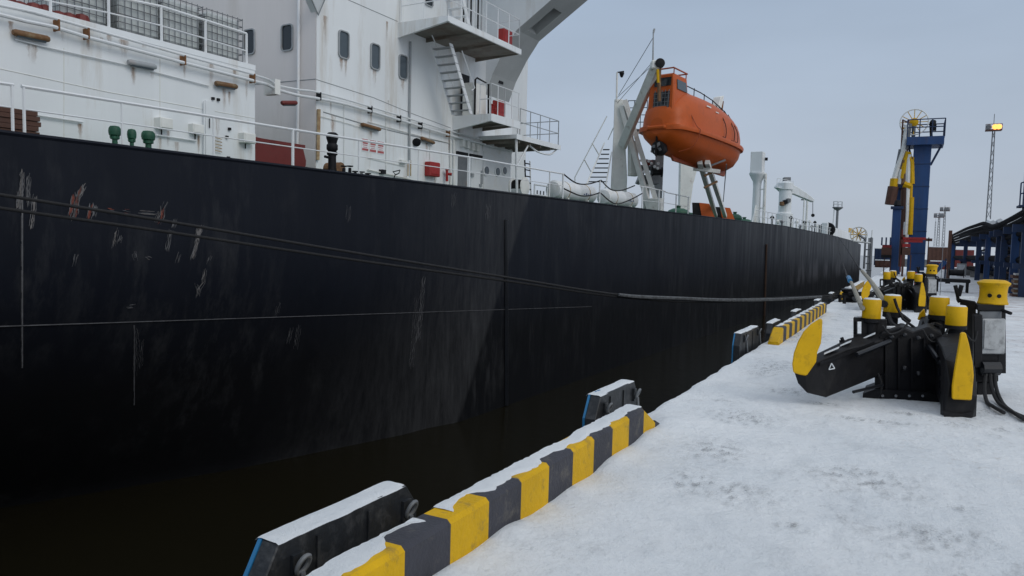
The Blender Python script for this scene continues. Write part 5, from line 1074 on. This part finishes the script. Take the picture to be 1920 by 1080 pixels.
    p = PD(1845, 654, kb+.245); MB().para(p, PD(1866, 655, kb+.245)-p, PD(1847, 600, kb+.245)-p, DH*.02).build('box_door', 'box_grey', t_)
    p = PD(1800, 585, kb+.6); sect([[PD(1800, 560, kb+.75), PD(1800, 640, kb+.75), PD(1800, 640, kb+.95), PD(1800, 560, kb+.95)], [PD(1830, 565, kb+.4), PD(1830, 690, kb+.4), PD(1830, 690, kb+.7), PD(1830, 565, kb+.7)]], 'capstan_frame')
    MB().tube([PD(1880, 582, kb+.3), PD(1896, 588, kb+.2)], .02, 6).build('tap', 'black_metal', t_)
    for x in (1791, 1803): MB().tube(catmull([PD(1800, 566, kb+.7), PD(1797, 558, kb+.7), PD(x, 535, kb+.7)], 4), .026, 6).build('foot_lever', 'black_metal', t_)
    for pts in ([(1850, 690), (1846, 725), (1850, 752), (1862, 768), (1882, 777)], [(1856, 690), (1859, 725), (1870, 752), (1886, 768), (1906, 778), (1945, 795)], [(1864, 690), (1868, 728), (1880, 756), (1896, 774), (1920, 790)]):
        g_ = G(*pts[-1]); kg = (g_-C).dot(FW); n_ = len(pts); P = [PD(x, y, lerp(kb+.28, kg, (j/(n_-1))**1.3)) for j, (x, y) in enumerate(pts)]
        for q_ in P: q_.z = max(q_.z, .02)
        MB().tube(catmull(P, 6), .021, 7).build('hydraulic_hose', 'rubber', t_, smooth=True)
    return t_
hu = hook_unit()
h2 = copy_tree(hu); g2 = G(1690, 581); h2.location = g2; h2.rotation_euler = (0, 0, math.radians(4))
h2['label'] = 'distant yellow-topped mooring hook unit standing before the blue loading columns'
hu['label'] = 'big black mooring hook unit, yellow horns and capstan, hoses trailing onto the snow'
# ================================================================== ROPES, BOLLARD
def rope(pts, r, mat_, label, group=None, n_=8):
    o = MB().tube(catmull(pts, 8), r, n_).build('mooring_rope', mat_, None, smooth=True); return tag(o, label, 'rope', group)
def kline(x, k0=11., k1=26., x1=1592): return 1/(lerp(1/k0, 1/k1, x/x1))
BY = G(1592, 566)
tr1 = [(-420, 298), (0, 365), (300, 413), (640, 470), (950, 520), (1165, 553), (1330, 562), (1590, 553)]
tr2 = [(-420, 325), (0, 390), (300, 433), (640, 484), (950, 527), (1165, 557), (1330, 566), (1592, 557)]
rope([PD(x, y, kline(x)) for x, y in tr1], .026, 'rope_dark', 'dark mooring rope, upper of the two running along the black hull')
rope([PD(x, y, kline(x)+.05) for x, y in tr2], .026, 'rope_dark', 'dark mooring rope, lower of the two running along the black hull')
wl = [(1160, 552), (1200, 556), (1280, 559), (1360, 562), (1450, 561), (1540, 556)]
o = MB()
for off, rr in ((0, .035), (1.6, .03)): o.tube(catmull([PD(x, y+off+rs.uniform(-.5, .5), kline(x)-.06) for x, y in wl], 5), rr, 7)
tag(o.build('rope_chafe_guard', 'rope_worn', None, smooth=True), 'pale frayed chafe sleeve wrapped round the twin mooring ropes near the fenders', 'rope sleeve')
# bollard near the end of the ropes
bo = thing('bollard', V((BY.x, BY.y, 0)), 'dark mooring bollard wrapped with ropes beyond the far striped kerb', 'bollard')
MB().lathe((BY.x, BY.y, -.02), (0, 0, 1), [(.30, 0), (.30, .05), (.17, .10), (.16, .30), (.26, .38), (.27, .44), (.18, .48)], 16).build('post', 'black_metal', bo, smooth=True)
MB().para((BY.x-.05, BY.y-.35, .22), (.75, .1, .02), (0, .22, 0), (0, 0, .14)).build('arm', 'black_metal', bo, bevel=.03)
for k in range(3): MB().tube([V((BY.x+.21*math.cos(a), BY.y+.21*math.sin(a), .16+.055*k)) for a in [2*math.pi*j/12 for j in range(13)]], .035, 6).build('rope_turn', 'rope_dark', bo, smooth=True)
MB().lathe((BY.x, BY.y, .46), (0, 0, 1), [(.17, 0), (.15, .04), (.02, .06)], 12).build('snow_cap', 'snow', bo, smooth=True)
for x, y in ((1575, 560), (1583, 563), (1604, 560)): 
    g_ = G(x, y+6); MB().tube([g_-V((0, 0, .02)), PD(x, y-8, (g_-C).dot(FW))], .06, 6).build('link', 'black_metal', bo)
# ropes from the hook to the ship's bow
sA = [PD(1617, 578, kb+.1), PD(1606, 553, kb+1.4), PD(1596, 530, 14)]
rope(sA+[PD(1588, 518, 20)], .030, 'rope_pale', 'thick pale rope rising from the left yellow guard drum')
MB_ = MB().tube([PD(1594, 527, 14.2), PD(1591, 520, 15.5)], .045, 8); tag(MB_.build('rope_whipping', 'pad_blue', None, smooth=True), 'blue whipping wound round the pale rope above the hook', 'whipping')
pb_ = S(pv(1566, 441, 0)[0], -.03, interp(DW, pv(1566, 441, 0)[0])+.02)
rope([PD(1590, 521, 16), PD(1585, 508, 24), PD(1575, 478, 60), pb_], .024, 'rope_dark', 'thin dark rope leading from the blue whipping up to the bow')
rope([PD(1657, 566, kb+.75), PD(1645, 546, kb+1.6), PD(1630, 524, 14), PD(1616, 508, 18)], .036, 'rope_pale', 'thick pale rope rising from the second yellow guard drum')
rope([PD(1618, 510, 17.5), PD(1604, 492, 30), PD(1583, 460, 75), pb_+UD*3], .024, 'rope_dark', 'thin dark rope continuing the second thick rope up to the bow')
rope([PD(1658, 570, kb+.7), PD(1640, 566, kb+2.5), PD(1622, 566, 18), PD(1600, 560, 24.5), V((BY.x+.2, BY.y, .3))], .045, 'rope_dark', 'dark rope from the hook drums back to the bollard')

# ================================================================== LOADING ARMS
LY = 68.0
def gp(px, Y): p = PY(px, 500, Y); return V((p.x, p.y, 0))
def zY(px, py, Y): return PY(px, py, Y).z
def column(x0, x1, ytop, Y, name, mat_, parent, z0=-.03):
    xm = (x0+x1)/2; a = PY(x0, (ytop+500)/2, Y).x; b = PY(x1, (ytop+500)/2, Y).x; w = b-a; xc = (a+b)/2; zt = zY(xm, ytop, Y); return MB().para((xc-w/2, Y-w/2, z0), (w, 0, 0), (0, w, 0), (0, 0, zt-z0)).build(name, mat_, parent, bevel=.03), xc, w, zt
arm = thing('loading_arm', gp(1722, LY), 'blue loading column with railed top platform and yellow spoked wheel', 'loading arm', 'loading arms on the jetty')
_, xc, w, zt = column(1707, 1740, 268, LY, 'column', 'blue', arm)
for k in range(1, 6): MB().para((xc-w/2-.02, LY-w/2-.02, zt*k/6), (w+.04, 0, 0), (0, w+.04, 0), (0, 0, .06)).build('flange', 'blue_dark', arm)
xa, xb, zp = PY(1700, 272, LY).x, PY(1769, 272, LY).x, zY(1735, 275, LY)
plt = MB().para((xa, LY-1.4, zp), (xb-xa, 0, 0), (0, 2.8, 0), (0, 0, .62)).build('platform', 'blue', arm)
fence([V((xa, LY-1.35, zp+.6)), V((xb, LY-1.35, zp+.6)), V((xb, LY+1.35, zp+.6)), V((xa, LY+1.35, zp+.6))], 1.35, arm, 'blue_dark', .8, (1, .55), 'platform_railing', .045)
for sx, xe in ((-1, xa), (1, xb)): beam(V((xc+sx*w/2, LY-.3, zp-1.5)), V((xe-sx*.15, LY-.3, zp+.02)), .14, .16, 'brace', 'blue_dark', arm)
wc = PY(1714, 229, LY-.3); wr = 21*LY/F*.98
MB().tube([wc+V((wr*math.cos(a), 0, wr*math.sin(a))) for a in [2*math.pi*k/24 for k in range(25)]], .05, 6, False).build('wheel_rim', 'white_worn', arm)
for k in range(12): a = math.pi*k/6; MB().tube([wc, wc+V((wr*math.cos(a), 0, wr*math.sin(a)))], .03, 5).build('wheel_spoke', 'yellow', arm)
MB().lathe(wc-V((0, .15, 0)), (0, 1, 0), [(.1, 0), (.32, .05), (.32, .3), (.1, .35)], 14).build('wheel_hub', 'yellow', arm); MB().tube([wc, V((wc.x, LY, zp+.3))], .16, 6).build('wheel_post', 'steel_grey', arm)
def lp(px, py, Y=LY-.6): return PY(px, py, Y)
for pts, r, m_, nm in (([(1701, 235), (1697, 262), (1693, 285), (1684, 310), (1677, 335)], .20, 'white_worn', 'outboard_arm'), ([(1706, 232), (1701, 262), (1699, 280)], .17, 'steel_grey', 'counterweight_arm'), ([(1677, 335), (1675, 352)], .30, 'yellow', 'swivel_joint'), ([(1675, 350), (1669, 384)], .40, 'steel_brown', 'coupler'),
                       ([(1704, 285), (1698, 300), (1692, 335)], .22, 'yellow', 'riser_pipe'), ([(1702, 288), (1709, 305), (1710, 345)], .2, 'yellow', 'riser_pipe'), ([(1696, 300), (1694, 345)], .2, 'lamp_rust', 'riser_pipe'), ([(1690, 318), (1686, 345)], .16, 'white_worn', 'riser_pipe'), ([(1699, 345), (1697, 440)], .2, 'steel_brown', 'riser_pipe'), ([(1688, 280), (1678, 330)], .12, 'steel_grey', 'outboard_arm'), ([(1704, 290), (1702, 340), (1700, 400), (1697, 440)], .22, 'white_worn', 'riser_pipe'), ([(1711, 295), (1708, 360), (1706, 430)], .13, 'yellow', 'riser_pipe'), ([(1695, 345), (1708, 350)], .3, 'yellow', 'swivel_joint'), ([(1693, 300), (1712, 297)], .16, 'lamp_rust', 'cross_pipe'), ([(1709, 370), (1706, 440)], .2, 'yellow', 'riser_pipe')):
    MB().tube([lp(*q_) for q_ in pts], r, 8).build(nm, m_, arm, smooth=True)
for k in range(12): MB().tube([lp(1694-k*.4, 226+k*7), lp(1704-k*.5, 230+k*7)], .06, 5).build('lattice_bar', ('steel_brown', 'white_worn', 'yellow')[k % 3], arm)
MB().tube([lp(1693, 224), lp(1689, 300)], .07, 5).build('lattice_chord', 'steel_brown', arm); MB().tube([lp(1704, 224), lp(1700, 300)], .07, 5).build('lattice_chord', 'steel_brown', arm)
for k in range(10): MB().tube([lp(1697, 300+k*14, LY+.4), lp(1706, 306+k*14, LY+.4)], .07, 5).build('ladder_rung', ('steel_grey', 'steel_brown')[k % 2], arm)
for k in range(7): MB().para(lp(1696-k*.8, 234+k*6), V((.28, 0, 0)), V((0, .3, 0)), V((0, 0, -.16))).build('weight_plate', 'steel_brown', arm)
MB().tube([V((PY(1747, 250, LY).x, LY, zp+.6)), PY(1745, 232, LY)], .12, 6).build('lamp_pole', 'black_metal', arm); MB().lathe(PY(1744, 230, LY), (1, -.6, -.3), [(.1, 0), (.26, .1), (.26, .35), (.1, .4)], 8).build('lamp_head', 'black_metal', arm); MB().para(PY(1746, 245, LY), (.35, 0, 0), (0, .3, 0), (0, 0, .5)).build('control_box', 'black_metal', arm)
arm2 = thing('loading_arm', gp(1690, 71), 'slimmer blue loading column with cross platform behind the spoked wheel column', 'loading arm', 'loading arms on the jetty')
_, xc, w, zt = column(1679, 1694, 300, 71, 'column', 'blue', arm2); MB().para(PY(1684, 353, 70), V((1.6, 0, 0)), V((0, 1.2, 0)), V((0, 0, .25))).build('platform', 'blue_dark', arm2)
for pts, r, m_ in (([(1697, 300), (1693, 420), (1690, 500)], .25, 'steel_brown'), ([(1702, 360), (1698, 460)], .18, 'white_worn')): MB().tube([PY(x, y, 70.2) for x, y in pts], r, 8).build('riser_pipe', m_, arm2)
arm3 = thing('loading_arm', gp(1676, 66), 'short blue column nearest the quay edge with a small dark cap', 'loading arm', 'loading arms on the jetty')
_, xc, w, zt = column(1671, 1687, 392, 66, 'column', 'blue', arm3); MB().para((xc-w*.75, 66-w*.75, zt), (w*1.5, 0, 0), (0, w*1.5, 0), (0, 0, .2)).build('cap', 'blue_dark', arm3); MB().lathe((xc, 66, zt+.2), (0, 0, 1), [(.2, 0), (.28, .1), (.2, .45), (.1, .5)], 10).build('fitting', 'black_metal', arm3)
# red gangway between the columns, brown basket
gw = thing('gangway', gp(1720, 64), 'red steel gangway frame with brown panels across the blue columns', 'gangway'); Yg = 64
def gbox(x0, x1, y0, y1, name, mat_, parent, Y=Yg, dep=1.2): a, b = PY(x0, y1, Y), PY(x1, y1, Y); zt_ = zY((x0+x1)/2, y0, Y); return MB().para((a.x, Y, min(a.z, b.z)), (b.x-a.x, 0, 0), (0, dep, 0), (0, 0, zt_-min(a.z, b.z))).build(name, mat_, parent)
gbox(1690, 1736, 445, 449, 'beam', 'red', gw); gbox(1694, 1730, 450, 454, 'beam', 'red', gw); gbox(1690, 1707, 457, 463, 'panel', 'red', gw); gbox(1688, 1707, 464, 478, 'side_panel', 'steel_brown', gw); gbox(1736, 1748, 447, 452, 'beam', 'steel_brown', gw, dep=.4)
gbox(1686.5, 1689, 430, 510, 'post', 'red_dark', gw, dep=.2); gbox(1704, 1706.5, 478, 522, 'post', 'steel_brown', gw, dep=.2); gbox(1689, 1693, 478, 522, 'post', 'steel_brown', gw, dep=.2); gbox(1736, 1738, 445, 522, 'post', 'steel_brown', gw, dep=.2)
gb = thing('access_basket', gp(1661, 66), 'brown access basket beside the short blue column at the jetty edge', 'basket'); gbox(1652, 1671, 464, 481, 'basket_floor', 'steel_brown', gb, 65, 1.5); gbox(1652, 1671, 478, 483, 'underside', 'black_metal', gb, 64.9, 1.6); gbox(1654, 1671, 459, 464, 'rim', 'red', gb, 65.1, 1.3)
for x in (1654, 1662, 1670): q_ = PY(x, 445, 65); MB().tube([q_, V((q_.x, q_.y, zY(x, 460, 65)))], .06, 5).build('post', 'blue_dark', gb)
gbox(1655, 1657, 481, 520, 'leg', 'steel_brown', gb, 65.5, .2); gbox(1667, 1669, 481, 520, 'leg', 'steel_brown', gb, 65.5, .2)
st3 = thing('blue_stair', gp(1757, 60), 'inclined blue stair leading down to the snow behind the far hook', 'stair'); A, B = PY(1772, 490, 60), gp(1742, 60); beam(A, B, .9, .3, 'stringer', 'blue', st3); gbox(1742, 1760, 492, 496, 'landing', 'blue_dark', st3, 60, 1.0); gbox(1746, 1748, 495, 522, 'leg', 'blue_dark', st3, 60.2, .2); gbox(1770, 1773, 485, 522, 'leg', 'blue_dark', st3, 60.2, .2)
po = thing('steel_post', gp(1776, 52), 'dark brown square post standing before the pipe rack', 'post'); gbox(1773, 1779.5, 432, 535, 'post', 'steel_brown', po, 52, .25); gbox(1772, 1781, 528, 540, 'foot', 'black_metal', po, 51.8, .5)
mk = thing('marker_pole', G(1762, 562), 'very thin dark rod standing upright in the snow behind the hook', 'pole'); kk = (G(1762, 562)-C).dot(FW); g_ = G(1762, 562); t2 = PD(1768, 455, kk); MB().tube([g_-V((0, 0, .03)), V((g_.x, g_.y, t2.z))], .012, 5).build('rod', 'steel_grey', mk); MB().lathe(g_-V((0, 0, .02)), (0, 0, 1), [(.08, 0), (.08, .03), (.02, .04)], 8).build('foot', 'steel_grey', mk)
# hose trolley on the snow
tr = thing('hose_trolley', G(1785, 548), 'low black hose trolley on the snow in front of the pipe rack', 'trolley'); kk = (G(1785, 548)-C).dot(FW); gg = G(1785, 548)
MB().para(gg+V((-.7, 0, .45)), (1.4, 0, 0), (0, .7, 0), (0, 0, .16)).build('frame', 'black_metal', tr, bevel=.03); MB().lathe(gg+V((-.2, .3, .9)), (1, 0, 0), [(.08, 0), (.26, .02), (.14, .06), (.14, .6), (.26, .64), (.08, .66)], 12).build('reel', 'black_metal', tr)
for dx in (-.6, .6):
    for dy in (.05, .65): MB().tube([gg+V((dx, dy, -.02)), gg+V((dx, dy, .5))], .05, 6).build('leg', 'black_metal', tr)
MB().tube([gg+V((-1.5, .2, -.02)), gg+V((-1.5, .2, .85))], .06, 6).build('side_post', 'red', tr); MB().tube([gg+V((-1.5, .2, .6)), gg+V((-.6, .3, .52))], .05, 6).build('tie_bar', 'black_metal', tr)

# ================================================================== PIPE RACK
RX = 4.1
pr = thing('pipe_rack', (RX+1.5, 60, 0), 'long blue pipe rack carrying curving black pipes beside the quay', 'pipe rack')
bend = [(1784, 442), (1797, 436), (1812, 429), (1830, 423), (1845, 419), (1858, 424), (1868, 424), (1882, 418), (1900, 409), (1920, 398), (1960, 376)]
for i in range(5):
    P = [PX(x, y, RX)+V((i*.10, 0, -.235*i)) for x, y in bend]; MB().tube(catmull(P, 4), .125, 8).build('pipe', 'pipe_black', pr, smooth=True)
    if i in (1, 2, 3): MB().tube(catmull([p+V((-.10, 0, .125)) for p in P], 3), .016, 4).build('trace_line', 'steel_grey', pr)
for i in range(4): P = [PX(x, y, RX)+V((.9+i*.5, 0, -.1-.2*(i % 2))) for x, y in bend]; MB().tube(catmull(P, 3), .17, 7).build('pipe', 'pipe_black', pr, smooth=True)
P = [PX(x, y-25, RX+1.6) for x, y in ((1850, 430), (1862, 432), (1868, 432))]; MB().tube([PX(1855, 416, RX+.9), PX(1862, 419, RX+.9)], .22, 8).build('snow_cap', 'snow', pr, smooth=True); MB().tube([PX(1871, 416, RX+.9), PX(1875, 414, RX+.9)], .15, 8).build('snow_cap', 'snow', pr, smooth=True)
cols = [(1790, 97), (1806, 76), (1825, 62), (1845, 55), (1868, 48.5), (1880, 46), (1905, 41.5), (1930, 38)]
for i, (px, Y) in enumerate(cols):
    for j, X in enumerate((RX+.2, RX+2.6, RX+5.2)):
        top_ = 3.05 if Y < 60 else 2.9; wd2 = .30
        MB().para((X-wd2/2, Y-wd2/2, -.03), (wd2, 0, 0), (0, wd2, 0), (0, 0, top_)).build('column', 'blue' if (i+j) % 3 == 0 else 'blue_dark', pr)
    MB().para((RX-.3, Y-.12, 2.75), (6, 0, 0), (0, .24, 0), (0, 0, .32)).build('crossbeam', 'blue_dark', pr); MB().para((RX-.2, Y-.1, 1.2), (5.8, 0, 0), (0, .2, 0), (0, 0, .22)).build('crossbeam', 'blue_dark', pr)
    if i: Y0 = cols[i-1][1]; beam(V((RX+2.6, Y0, 2.7)), V((RX+2.6, Y, .4)), .12, .12, 'diagonal', 'blue_dark', pr)
for i, (X, z, m_) in enumerate(((RX+.4, 1.55, 'pipe_black'), (RX+.9, 1.58, 'steel_brown'), (RX+1.5, 1.62, 'pipe_black'), (RX+2.2, 1.6, 'pipe_black'), (RX+3, 1.6, 'steel_grey'), (RX+1.2, .5, 'pipe_black'), (RX+2.0, .5, 'steel_brown'), (RX+3.4, .5, 'pipe_black'), (RX+4.4, 2.2, 'pipe_black'), (RX+4.4, .9, 'blue_dark'), (RX+5, 1.6, 'pipe_black'))):
    MB().tube([(X, 36, z), (X, 98, z)], .17, 8).build('pipe', m_, pr, smooth=True)
for Y in range(40, 98, 6): MB().para((RX+.3, Y, -.03), (5.2, 0, 0), (0, .3, 0), (0, 0, .38)).build('sleeper', 'concrete', pr)
for k in range(5): x0_ = PX(1784, 442, RX)+V((k*.10, 0, -.235*k)); MB().tube([x0_, x0_+V((0, 1.0, -.15)), x0_+V((0, 1.4, -.6)), V((x0_.x, x0_.y+1.4, -.03))], .16, 8).build('pipe_drop', 'pipe_black', pr, smooth=True)
for k in range(22):
    Y = 38+k*2.7; X = RX+.6+(k*1.7) % 4.6; zt_ = .9+(k*.77) % 2.0; MB().tube([(X, Y, .4), (X, Y, zt_), (X+.5, Y+.3, zt_+.1)], .12, 7).build('riser', ('pipe_black', 'blue_dark', 'steel_brown', 'pipe_black')[k % 4], pr)
for X, z in ((RX+5.6, 2.6), (RX+5.6, 2.0), (RX+5.6, 1.4), (RX+5.6, .8), (RX+4.9, 2.5)): MB().tube([(X, 36, z), (X, 98, z)], .22, 7).build('pipe', 'pipe_black', pr, smooth=True)
ph = thing('pump_house', V((RX+9, 70, 0)), 'long low dark blue pump house behind the pipe rack', 'building')
MB().para((RX+7, 34, -.03), (5, 0, 0), (0, 70, 0), (0, 0, 3.0)).build('wall', 'blue_dark', ph); MB().para((RX+6.8, 33.8, 2.97), (5.4, 0, 0), (0, 70.4, 0), (0, 0, .2)).build('roof', 'steel_grey', ph); MB().para((RX+6.85, 34, 3.17), (5.3, 0, 0), (0, 70, 0), (0, 0, .08)).build('snow_cover', 'snow', ph)
for Y in range(38, 102, 8): MB().para((RX+6.96, Y, 1.0), (.06, 0, 0), (0, 2.4, 0), (0, 0, 1.2)).build('window', 'glass', ph)
# valve manifolds under the rack
for k, (px, Y) in enumerate(((1850, 52), (1862, 50), (1895, 43), (1815, 70))):
    b0 = V((RX+1.6, Y, .4)); t_ = thing('rack_valve', b0, 'dark valve stem rising from the pipes under the blue rack', 'valve', 'valves under the pipe rack'); MB().lathe(b0, (0, 0, 1), [(.3, 0), (.3, .3), (.12, .35), (.12, 1.0), (.35, 1.02), (.35, 1.08), (.05, 1.1)], 10).build('body', ('steel_brown', 'blue_dark')[k % 2], t_)
cb = thing('white_cabinet', gp(1803, 72), 'white cabinet standing under the end of the pipe rack', 'cabinet'); gbox(1794, 1811, 494, 520, 'body', 'box_grey', cb, 72, .8); gbox(1796, 1809, 496, 512, 'door', 'white_clean', cb, 71.96, .1)
stk = thing('pallet_stack', V((RX+1.2, 38.5, 0)), 'stack of brown pallets with snow beneath the pipe rack', 'pallets')
for k in range(5): MB().para((RX-.15+.05*(k % 2), 38+.04*k, -.02+k*.2), (1.2, 0, 0), (0, 1.0, 0), (0, 0, .13)).build('pallet', ('steel_brown', 'lamp_rust')[k % 2], stk); MB().para((RX-.05, 38.1+.04*k, .10+k*.2), (1.0, 0, 0), (0, .8, 0), (0, 0, .09)).build('spacer', 'white_worn', stk)
# loading column at the far right with its small platform
arm4 = thing('loading_arm', gp(1935, 46), 'dark blue column with small railed landing rising behind the pipe rack', 'loading arm', 'loading arms on the jetty'); column(1917, 1948, 300, 46, 'column', 'blue_dark', arm4); gbox(1911, 1920, 384, 388, 'landing', 'blue_dark', arm4, 45.4, 1.2); fence([PY(1912, 384, 45.5), PY(1920, 382, 45.5)], 1.1, arm4, 'blue_dark', .3, (1, .5), 'landing_railing', .035)

# ================================================================== LIGHT MASTS
def mast(px, ytop, Y, r, label, lit, head=True):
    g_ = gp(px, Y); zt_ = zY(px, ytop, Y); t_ = thing('light_mast', g_, label, 'light mast', 'tall light masts')
    for k in range(3):
        a = 2*math.pi*k/3; o = V((math.cos(a), math.sin(a), 0)); MB().tube([g_+o*r*2-V((0, 0, .03)), V((g_.x, g_.y, zt_))+o*r*.8], r*.3, 5).build('leg', 'steel_grey', t_)
    n_ = 16
    lat = MB()
    for k in range(n_):
        for j in range(3):
            a, b = 2*math.pi*j/3, 2*math.pi*(j+1)/3; f0, f1 = k/n_, (k+1)/n_; R1, R2 = lerp(r*2, r*.8, f0), lerp(r*2, r*.8, f1)
            lat.tube([g_+V((math.cos(a)*R1, math.sin(a)*R1, zt_*f0)), g_+V((math.cos(b)*R2, math.sin(b)*R2, zt_*f1))], r*.13, 4)
    lat.build('lattice', 'steel_grey', t_)
    if head:
        hw_ = r*4.5; MB().para((g_.x-hw_, g_.y-hw_*.6, zt_), (2*hw_, 0, 0), (0, hw_*1.2, 0), (0, 0, r*.8)).build('crown', 'steel_brown', t_)
        fence([V((g_.x-hw_, g_.y-hw_*.6, zt_)), V((g_.x+hw_, g_.y-hw_*.6, zt_))], r*4, t_, 'steel_brown', hw_*.5, name='crown_railing', r=r*.2)
        for k, dx in enumerate((-.7, .1, .55)): MB().lathe((g_.x+hw_*dx, g_.y-hw_*.7, zt_+r*2.2), (.1, -1, -.25), [(r*.5, 0), (r*1.7, r*.6), (r*1.7, r*1.2), (r*1.2, r*1.4)], 12).build('lamp', 'lamp_lit' if (lit and k > 0) else 'steel_grey', t_)
    MB().tube([(g_.x, g_.y, zt_), (g_.x, g_.y, zt_*1.12)], r*.2, 5).build('spike', 'steel_grey', t_)
    return t_
mast(1846, 246, 110, .19, 'tall lattice light mast with glowing orange lamp above the pipe rack', True)
mast(1755, 408, 300, .35, 'small distant light mast beside an even taller one', False); mast(1765, 396, 320, .35, 'slender taller mast far behind the gangway', False); mast(1749, 415, 260, .16, 'faint short mast farthest behind the red gangway', False, False)
# ================================================================== FAR YARD: containers, sheds, ship-side tower
fw = [(1640, 1668, 470, 505, 118, 'blue_dark', 'blue container stack'), (1645, 1690, 487, 508, 112, 'steel_brown', 'low brown container'), (1655, 1700, 500, 512, 104, 'lamp_rust', 'rust-coloured low container')]
def container(x0, x1, y0, Y, mat_, label):
    t_ = thing('freight_container', gp((x0+x1)/2, Y), label, 'container', 'freight containers in the yard'); a, b = PY(x0, 500, Y).x, PY(x1, 500, Y).x; h = zY((x0+x1)/2, y0, Y)
    MB().para((a, Y, -.03), (b-a, 0, 0), (0, 2.5, 0), (0, 0, h)).build('body', mat_, t_); n_ = max(4, int((b-a)/.5))
    rb_ = MB()
    for k in range(n_): rb_.para((a+(b-a)*(k+.25)/n_, Y-.06, .12), ((b-a)/n_*.5, 0, 0), (0, .06, 0), (0, 0, h-.35))
    rb_.build('corrugation', mat_, t_); MB().para((a-.03, Y-.05, h-.04), (b-a+.06, 0, 0), (0, 2.6, 0), (0, 0, .10)).build('snow_cover', 'snow', t_)
for x0, x1, y0, Y, m_, lb in ((1638, 1668, 466, 125, 'blue_dark', 'blue container beyond the bow of the tanker'), (1640, 1672, 488, 105, 'steel_brown', 'brown container lying before the blue one past the bow'), (1738, 1778, 463, 118, 'steel_brown', 'tall brown container block behind the blue stair'), (1745, 1785, 490, 104, 'red_dark', 'dark red container in front of the tall brown block'), (1782, 1825, 468, 130, 'red_dark', 'dark red container seen between the rack columns'), (1695, 1738, 486, 116, 'steel_grey', 'grey container behind the red gangway')): container(x0, x1, y0, Y, m_, lb)
tw = thing('quay_tower', gp(1628, 92), 'tall grey steel frame at the quay edge beside the bow', 'tower'); Yt = 92
for x in (1623, 1634):
    for d_ in (0, 1.2): q_ = PY(x, 445, Yt+d_); MB().tube([V((q_.x, q_.y, -.03)), q_], .12, 6).build('post', 'steel_grey', tw)
gbox(1624, 1633, 446, 520, 'panel', 'grey_frame', tw, Yt+.5, .1)
for k in range(5): a, b = PY(1623, 455+k*13, Yt), PY(1634, 455+k*13, Yt); MB().tube([a, b], .07, 5).build('rung', 'steel_grey', tw)
wc2 = PY(1610, 440, Yt); w2r = 13*Yt/F
MB().tube([wc2+V((w2r*math.cos(a), 0, w2r*math.sin(a))) for a in [2*math.pi*k/20 for k in range(21)]], .07, 5, False).build('wheel_rim', 'white_worn', tw)
for k in range(10): a = math.pi*k/5; MB().tube([wc2, wc2+V((w2r*math.cos(a), 0, w2r*math.sin(a)))], .05, 4).build('wheel_spoke', 'yellow', tw)
MB().tube([wc2, PY(1624, 450, Yt)], .14, 6).build('wheel_arm', 'steel_grey', tw); MB().tube([PY(1600, 452, Yt), PY(1634, 456, Yt)], .12, 6).build('top_beam', 'white_worn', tw)
for x in (1600, 1606, 1614, 1622, 1634): q_ = PY(x, 452, Yt); MB().tube([q_, q_+V((0, 0, 1.2))], .05, 5).build('rail_post', 'white_worn', tw)
